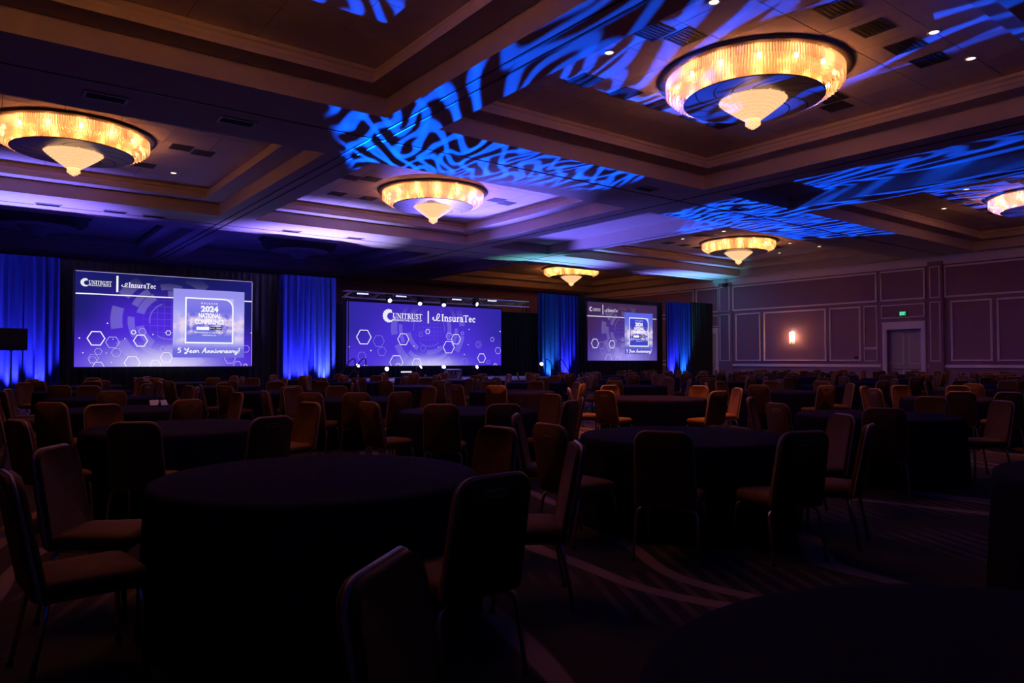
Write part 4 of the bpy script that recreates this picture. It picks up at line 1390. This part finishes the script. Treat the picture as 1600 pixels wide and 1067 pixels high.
# ---- loudspeaker on stand, stage monitor
t = thing('speaker_stand', 'black pole stand under the loudspeaker before the left drape', 'speaker stand', (0.80, 22.0, 0))
mk('pole', MB().tube([(0, 0, 0.15), (0, 0, 1.66)], [0.022, 0.018]), 'blackmetal', t)
mk('collar', MB().lathe([(0.022, 0.72), (0.04, 0.74), (0.04, 0.82), (0.022, 0.84)], 12), 'black', t)
for k in range(3):
    a = 0.4 + k * 2 * PI / 3
    mk('leg', MB().tube([(0, 0, 0.78), (0.48 * math.cos(a), 0.48 * math.sin(a), 0.015)], 0.014), 'blackmetal', t)
    mk('brace', MB().tube([(0, 0, 0.20), (0.26 * math.cos(a), 0.26 * math.sin(a), 0.37)], 0.009), 'blackmetal', t)
t = thing('loudspeaker', 'black loudspeaker lying sideways on a pole stand before the left drape', 'speaker', (0.80, 22.0, 1.685), R(12))
cab = MB()
prof = [(-0.40, -0.16), (0.30, -0.19), (0.30, 0.19), (-0.40, 0.16)]
cab.add([(x, y, z) for z in (0.0, 0.55) for x, y in prof], [(3, 2, 1, 0), (4, 5, 6, 7), (0, 1, 5, 4), (1, 2, 6, 5), (2, 3, 7, 6), (3, 0, 4, 7)])
mk('cabinet', cab, 'black', t)
mk('grille', MB().box(-0.36, 0.26, -0.205, -0.19, 0.04, 0.51), 'blackmetal', t)
mk('top_hat', MB().lathe([(0.001, -0.02), (0.045, -0.02), (0.045, 0.02), (0.001, 0.02)], 12), 'blackmetal', t)

t = thing('stage_monitor', 'wedge-shaped floor monitor on the stage edge facing the LED wall', 'speaker', (16.75, 26.45, ZD))
wd = MB()
pf = [(-0.20, 0.0), (0.22, 0.0), (0.26, 0.14), (0.02, 0.44), (-0.20, 0.40)]
N = len(pf)
wd.add([(x, y, z) for x in (-0.36, 0.36) for y, z in pf], [tuple(range(N)), tuple(range(2 * N - 1, N - 1, -1))] + [(i, i + N, (i + 1) % N + N, (i + 1) % N) for i in range(N)])
mk('cabinet', wd, pmat('monitor_shell', (0.10, 0.09, 0.10), 0.5, var=0.1), t)
mk('connector_plate', MB().box(-0.20, 0.20, -0.21, -0.20, 0.22, 0.34), 'blackmetal', t)
for s in (-0.09, 0.09):
    mk('connector', MB().box(s - .03, s + .03, -0.222, -0.21, 0.25, 0.31), 'alu', t)

# ================================================================== TABLES
TR = 0.915
def cloth_mesh():
    mb = MB()
    seg = 144
    prof = [(0.0, 0.762, 0), (0.45, 0.762, 0), (0.86, 0.762, 0), (0.905, 0.758, 0), (0.922, 0.745, 0.1), (0.928, 0.70, 0.25), (0.932, 0.55, 0.4), (0.938, 0.35, 0.6), (0.945, 0.15, 0.75), (0.948, 0.006, 0.8)]
    vs, fs = [], []
    for (r_, z, w_) in prof:
        for k in range(seg):
            a = 2 * PI * k / seg
            rr = r_ + w_ * (0.030 * math.sin(a * 18 + 0.7 * math.sin(a * 3)) + 0.012 * math.sin(a * 31 + 1))
            vs.append((rr * math.cos(a), rr * math.sin(a), z))
    for i in range(len(prof) - 1):
        for k in range(seg):
            k2 = (k + 1) % seg
            fs.append((i * seg + k, i * seg + k2, (i + 1) * seg + k2, (i + 1) * seg + k))
    return mb.add(vs, fs).mesh('tablecloth', 'cloth', True)


CLOTH = cloth_mesh()
TOPM = MB().lathe([(0.001, 0.755), (0.90, 0.755), (0.90, 0.73), (0.001, 0.73)], 40).mesh('tabletop', 'goldmetal')
PED = MB().lathe([(0.30, 0.0), (0.30, 0.02), (0.05, 0.06), (0.05, 0.70), (0.20, 0.73)], 16).mesh('pedestal', 'blackmetal')

# columns counted from the panelled wall, rows from the stage
TABLES = []
grid = {
    0: [(1.68, 0.32), (1.65, 4.05), (1.74, 7.80), (1.79, 11.18), (1.93, 14.6), (1.96, 18.1), (2.35, 21.7)],
    1: [(5.40, 0.90), (5.13, 4.22), (5.33, 8.02), (5.40, 11.58), (5.26, 15.19), (5.22, 19.2), (5.3, 23.0)],
    2: [None, (8.92, 4.34), (9.80, 8.74), (9.41, 12.45), (9.35, 16.4), (9.4, 20.2), (9.4, 23.8)],
    3: [None, (14.0, 5.36), (14.1, 9.0), (13.93, 13.2), (13.8, 17.0), (13.8, 20.7), (13.8, 24.2)],
    4: [None, (18.5, 6.2), (18.4, 10.0), (18.3, 13.9), (18.2, 17.6), (18.2, 21.2), None],
    5: [None, (22.7, 7.2), (22.6, 10.9), (22.5, 14.6), (22.4, 18.3), (22.4, 22.0), None],
    6: [None, (27.0, 8.8), (26.9, 12.6), (26.8, 16.3), (26.7, 20.0), (26.7, 23.7), None],
    7: [None, (31.0, 10.2), (31.0, 13.9), (30.9, 17.6), (30.8, 21.3), None, None],
    8: [None, (34.7, 11.6), (34.6, 15.3), (34.6, 19.0), (34.6, 22.7), None, None],
}
ORD = ['zeroth', 'first', 'second', 'third', 'fourth', 'fifth', 'sixth', 'seventh', 'eighth', 'ninth']
NUM = ['zero', 'one', 'two', 'three', 'four', 'five', 'six', 'seven', 'eight', 'nine']
for c in grid:
    for j, p in enumerate(grid[c]):
        if p is None:
            continue
        row, colw = 7 - j, 9 - c
        TABLES.append(dict(x=p[0], y=p[1], row=row, col=colw, chairs=[]))
        t = thing('banquet_table', 'round table under black floor-length cloth, row %s from stage, %s from panelled wall' % (NUM[row], ORD[colw]), 'table', (p[0], p[1], 0), rnd.uniform(0, 6), 'round banquet tables')
        put('tablecloth', CLOTH, t)
        put('tabletop', TOPM, t)
        put('pedestal', PED, t)

for (px, py, rz, cw_) in ((252, 631, 0.3, 'farther from panelled wall'), (266, 631.5, 0.7, 'closer to panelled wall'), (757, 607.5, 0.2, 'standing alone')):
    p = at_z(px, py, 0.765)
    best = min(TABLES, key=lambda q: (q['x'] - p.x) ** 2 + (q['y'] - p.y) ** 2)
    d = Vector((p.x - best['x'], p.y - best['y']))
    if d.length > 0.7:
        d *= 0.7 / d.length
    c = MB().quad((-.07, -.035, 0.0), (.07, -.035, 0.0), (.07, 0, 0.075), (-.07, 0, 0.075)).quad((-.07, .035, 0.0), (-.07, 0, 0.075), (.07, 0, 0.075), (.07, .035, 0.0))
    tag(mk('folded_card', c, 'card', None, False, (best['x'] + d.x, best['y'] + d.y, 0.763), rz), 'small folded white card on black table, %s, row %s from stage' % (cw_, NUM[best['row']]), 'card', 'folded cards on the tables')

# ================================================================== CHAIRS
def rounded_outline(w0, w1, z0, z1, r_top, r_bot, n_=6):
    """back outline in (x,z): width w0 at bottom, w1 at top shoulders"""
    pts = []
    def cor(cx, cz, rr, a0, a1):
        for i in range(n_ + 1):
            a = R(a0 + (a1 - a0) * i / n_)
            pts.append((cx + rr * math.cos(a), cz + rr * math.sin(a)))
    cor(w1 / 2 - r_top, z1 - r_top, r_top, 0, 90)
    cor(-w1 / 2 + r_top, z1 - r_top, r_top, 90, 180)
    cor(-w0 / 2 + r_bot, z0 + r_bot, r_bot, 180, 270)
    cor(w0 / 2 - r_bot, z0 + r_bot, r_bot, 270, 360)
    return pts


def chair_meshes():
    d = {}
    def back_y(z):          # raked, gently curved
        t = (z - 0.40) / 0.53
        return -0.205 - 0.085 * t - 0.02 * t * t
    out = rounded_outline(0.43, 0.40, 0.385, 0.93, 0.085, 0.03)
    n_ = len(out)
    layers = [(0.030, 0.94), (0.038, 0.985), (0.018, 1.0), (-0.016, 1.0), (-0.026, 0.97)]
    cz = 0.66
    vs, fs = [], []
    for (dy, s) in layers:
        for (x, z) in out:
            X_ = x * s
            Z_ = cz + (z - cz) * (1 - (1 - s) * 0.75)
            vs.append((X_, back_y(Z_) + dy - 0.25 * X_ * X_, Z_))
    L = len(layers)
    for i in range(L - 1):
        for k in range(n_):
            k2 = (k + 1) % n_
            fs.append((i * n_ + k, i * n_ + k2, (i + 1) * n_ + k2, (i + 1) * n_ + k))
    # caps as strips across (mirror pairs share z)
    def cap(i, dy, flip):
        base = len(vs)
        zs = [0.405 + (0.915 - 0.405) * q / 8 for q in range(9)]
        vs.append((0, back_y(cz) + dy, cz))
        c = len(vs) - 1
        for k in range(n_):
            k2 = (k + 1) % n_
            f = (i * n_ + k, i * n_ + k2, c)
            fs.append(f if flip else f[::-1])
    cap(0, 0.046, False)
    cap(L - 1, -0.030, True)
    d['backrest'] = MB().add(vs, fs).mesh('backrest', 'fabric', True)
    # piping round the rim
    d['piping'] = MB().tube([(x * 1.0, back_y(z) + 0.001 - 0.25 * x * x, z) for x, z in out], 0.009, 6, True).mesh('piping', 'piping', True)
    # hand slot in the back
    sl_ = [(0.055 * math.cos(a) * (1.0), 0.013 * math.sin(a)) for a in [2 * PI * k / 16 for k in range(16)]]
    zc = 0.855
    vs2 = [(x, back_y(zc + z) - 0.0295, zc + z) for x, z in sl_]
    vs2b = [(x * 1.18, back_y(zc + z * 1.5) - 0.034, zc + z * 1.5) for x, z in sl_]
    vs2c = [(x * 1.18, back_y(zc + z * 1.5) - 0.020, zc + z * 1.5) for x, z in sl_]
    fs2 = []
    for k in range(16):
        k2 = (k + 1) % 16
        fs2.append((k, k2, 16 + k2, 16 + k))
        fs2.append((16 + k, 16 + k2, 32 + k2, 32 + k))
    d['hand_slot'] = MB().add(vs2 + vs2b + vs2c, fs2 + [tuple(range(16))]).mesh('hand_slot', 'chrome', True)
    # seat cushion
    so = []
    for (cx, cy, a0) in ((0.145, 0.145, 0), (-0.145, 0.145, 90), (-0.165, -0.165, 180), (0.165, -0.165, 270)):
        rr = 0.075 if cy > 0 else 0.04
        for i in range(6):
            a = R(a0 + 90 * i / 5)
            so.append((cx + rr * math.cos(a), cy + rr * math.sin(a)))
    n2 = len(so)
    vs3, fs3 = [], []
    for (s, z) in ((0.93, 0.385), (1.0, 0.395), (1.02, 0.425), (1.0, 0.452), (0.90, 0.468), (0.55, 0.476)):
        vs3 += [(x * s, y * s, z) for x, y in so]
    for i in range(5):
        for k in range(n2):
            k2 = (k + 1) % n2
            fs3.append((i * n2 + k, i * n2 + k2, (i + 1) * n2 + k2, (i + 1) * n2 + k))
    fs3.append(tuple(range(n2 - 1, -1, -1)))
    fs3.append(tuple(5 * n2 + k for k in range(n2)))
    d['seat'] = MB().add(vs3, fs3).mesh('seat', 'fabric', True)
    for s, nm in ((-1, 'l'), (1, 'r')):
        fl_ = [(s * 0.10, 0.17, 0.375), (s * 0.17, 0.18, 0.372), (s * 0.205, 0.185, 0.35), (s * 0.215, 0.19, 0.31), (s * 0.222, 0.205, 0.012)]
        d['front_' + nm] = MB().tube(fl_, 0.0125, 8).mesh('leg', 'chrome', True)
        bl_ = [(s * 0.10, -0.17, 0.375), (s * 0.17, -0.18, 0.372), (s * 0.205, -0.19, 0.35), (s * 0.218, -0.20, 0.31), (s * 0.228, -0.255, 0.012)]
        d['rear_' + nm] = MB().tube(bl_, 0.0125, 8).mesh('leg', 'chrome', True)
    fr = MB()
    for s in (-1, 1):
        fr.tube([(s * 0.17, 0.17, 0.376), (s * 0.17, -0.19, 0.376), (s * 0.17, -0.215, 0.40), (s * 0.17, -0.222, 0.46)], 0.011, 6)
    d['seat_frame'] = fr.mesh('seat_frame', 'chrome', True)
    ft = MB()
    d['foot'] = MB().lathe([(0.001, 0.0), (0.017, 0.0), (0.017, 0.022), (0.001, 0.022)], 8).mesh('foot_glide', 'black')
    return d


CH = chair_meshes()
NCH = [0]
def chair(x, y, rz, label, group):
    t = thing('banquet_chair', label, 'chair', (x, y, 0), rz, group)
    b_ = put('backrest', CH['backrest'], t)
    put('piping', CH['piping'], b_)
    put('hand_slot', CH['hand_slot'], b_)
    put('seat', CH['seat'], t)
    for k in ('front_l', 'front_r', 'rear_l', 'rear_r'):
        lg = put('leg', CH[k], t)
        sx_ = -1 if k[-1] == 'l' else 1
        put('foot_glide', CH['foot'], lg, (sx_ * 0.222, 0.206, 0) if k[0] == 'f' else (sx_ * 0.228, -0.256, 0))
    put('seat_frame', CH['seat_frame'], t)
    NCH[0] += 1
    return t


SPOTS = []
def place_chair(tb, ang, rb):
    """ang = direction from the table centre (radians, atan2(x,y)); rb = distance of the backrest top"""
    dx, dy = math.sin(ang), math.cos(ang)
    rs = rb - 0.27
    rs = max(rs, 1.215)
    x, y = tb['x'] + dx * rs, tb['y'] + dy * rs
    jit = random.Random(int(x * 977 + y * 131)).uniform(-0.10, 0.10)
    rz = -math.atan2(-dx, -dy) + jit      # local +Y faces the table
    side = 'stage side' if dy > 0.71 else 'rear side' if dy < -0.71 else 'wall side' if dx > 0 else 'far side'
    if math.hypot(x - 0.8, y - 22.0) < 0.85 or any((x - q[0]) ** 2 + (y - q[1]) ** 2 < 0.54 ** 2 for q in SPOTS) or any((x - q['x']) ** 2 + (y - q['y']) ** 2 < 1.2 ** 2 for q in TABLES):
        return False
    SPOTS.append((x, y))
    tb['chairs'].append(ang)
    o = chair(x, y, rz, 'brown banquet chair', 'brown banquet chairs around the tables')
    tb.setdefault('seats', []).append((side, (dx if side in ('stage side', 'rear side') else dy), o))


# chairs read off the photograph: pixel of the middle of the backrest's top edge
PX = [(760, 742), (903, 692), (770, 668), (420, 652), (215, 662), (98, 658), (40, 715), (5, 782), (478, 636),
      (1043, 668), (1245, 668), (1345, 662), (1306, 644), (1222, 630), (868, 655), (1378, 628), (1498, 612), (1562, 630),
      (85, 628), (160, 628), (290, 624), (365, 615), (3, 625), (175, 611), (98, 603), (136, 603), (228, 599), (267, 596), (293, 597), (352, 597),
      (487, 616), (455, 610), (592, 598), (624, 612), (583, 627), (687, 632), (787, 631), (557, 613), (668, 607), (717, 601), (775, 601),
      (812, 630), (857, 614), (888, 609), (885, 624), (946, 611), (953, 601), (1003, 613), (1060, 600), (1117, 611), (1148, 604), (1185, 600), (1180, 609),
      (1287, 601), (1325, 598), (1393, 592), (1221, 593), (1430, 590), (1453, 607), (1445, 614), (1526, 598), (1575, 597), (1575, 611), (561, 590)]


def angdiff(a, b_):
    return abs((a - b_ + PI) % (2 * PI) - PI)


for (px, py) in PX:
    p = at_z(px, py, 0.93)
    cand = sorted(TABLES, key=lambda q: abs(math.hypot(q['x'] - p.x, q['y'] - p.y) - 1.45))
    # prefer a table whose chair circle meets the sight line nearest the estimate
    for tb in cand[:3]:
        dx, dy = p.x - tb['x'], p.y - tb['y']
        ang = math.atan2(dx, dy)
        # refine: chair lies on the circle r=1.46 about the table, on the sight line through (px)
        best = None
        for k in range(-60, 61):
            a = ang + k * R(1.5)
            q = Vector((tb['x'] + 1.46 * math.sin(a), tb['y'] + 1.46 * math.cos(a), 0.93 - CAMH))
            zz = q.dot(_F)
            if zz < 0.3:
                continue
            ux = 800 + FPX * q.dot(_R) / zz
            uy = 533.5 - FPX * q.dot(_U) / zz
            e = abs(ux - px) + 1.6 * abs(uy - py)
            if best is None or e < best[0]:
                best = (e, a)
        if best and all(angdiff(best[1], o_) > R(24) for o_ in tb['chairs']):
            if place_chair(tb, best[1], 1.46) is not False:
                break

# the two chairs of the table nearest the door end, and generic settings at the far tables
near = TABLES[0]
chair(1.01, 1.38, math.atan2(-0.62, -0.78), 'brown banquet chair turned away from stage, at the table beside the entrance end', 'brown banquet chairs around the tables')
SPOTS.append((1.0, 1.4))
for tb in TABLES:
    dist = math.hypot(tb['x'], tb['y'])
    az = math.degrees(math.atan2(tb['x'], tb['y'])) - 37.08
    if dist < 11.5 or az < -40 or az > 40:
        continue
    want = 7 if dist < 17 else 6
    r2 = random.Random(int(tb['x'] * 31 + tb['y'] * 17))
    a0 = r2.uniform(0, 6.28)
    for k in range(want + 2):
        if len(tb['chairs']) >= want or NCH[0] >= 298:
            break
        a = a0 + k * 2 * PI / (want + 1) + r2.uniform(-.12, .12)
        if all(angdiff(a, o_) > R(33) for o_ in tb['chairs']):
            place_chair(tb, a, r2.uniform(1.46, 1.56))
for tb in TABLES:
    for side in ('stage side', 'rear side', 'wall side', 'far side'):
        lst = sorted([q for q in tb.get('seats', []) if q[0] == side], key=lambda q: q[1])
        lo_n, hi_n = ('far end', 'wall end') if side in ('stage side', 'rear side') else ('rear end', 'stage end')
        for i, q in enumerate(lst):
            where = '' if len(lst) == 1 else ', ' + (lo_n if i == 0 else hi_n if i == len(lst) - 1 else 'its middle')
            q[2]['label'] = 'brown chair, %s%s, of table row %s from stage, %s from panelled wall' % (side, where, NUM[tb['row']], ORD[tb['col']])
print('chairs', NCH[0], 'tables', len(TABLES))
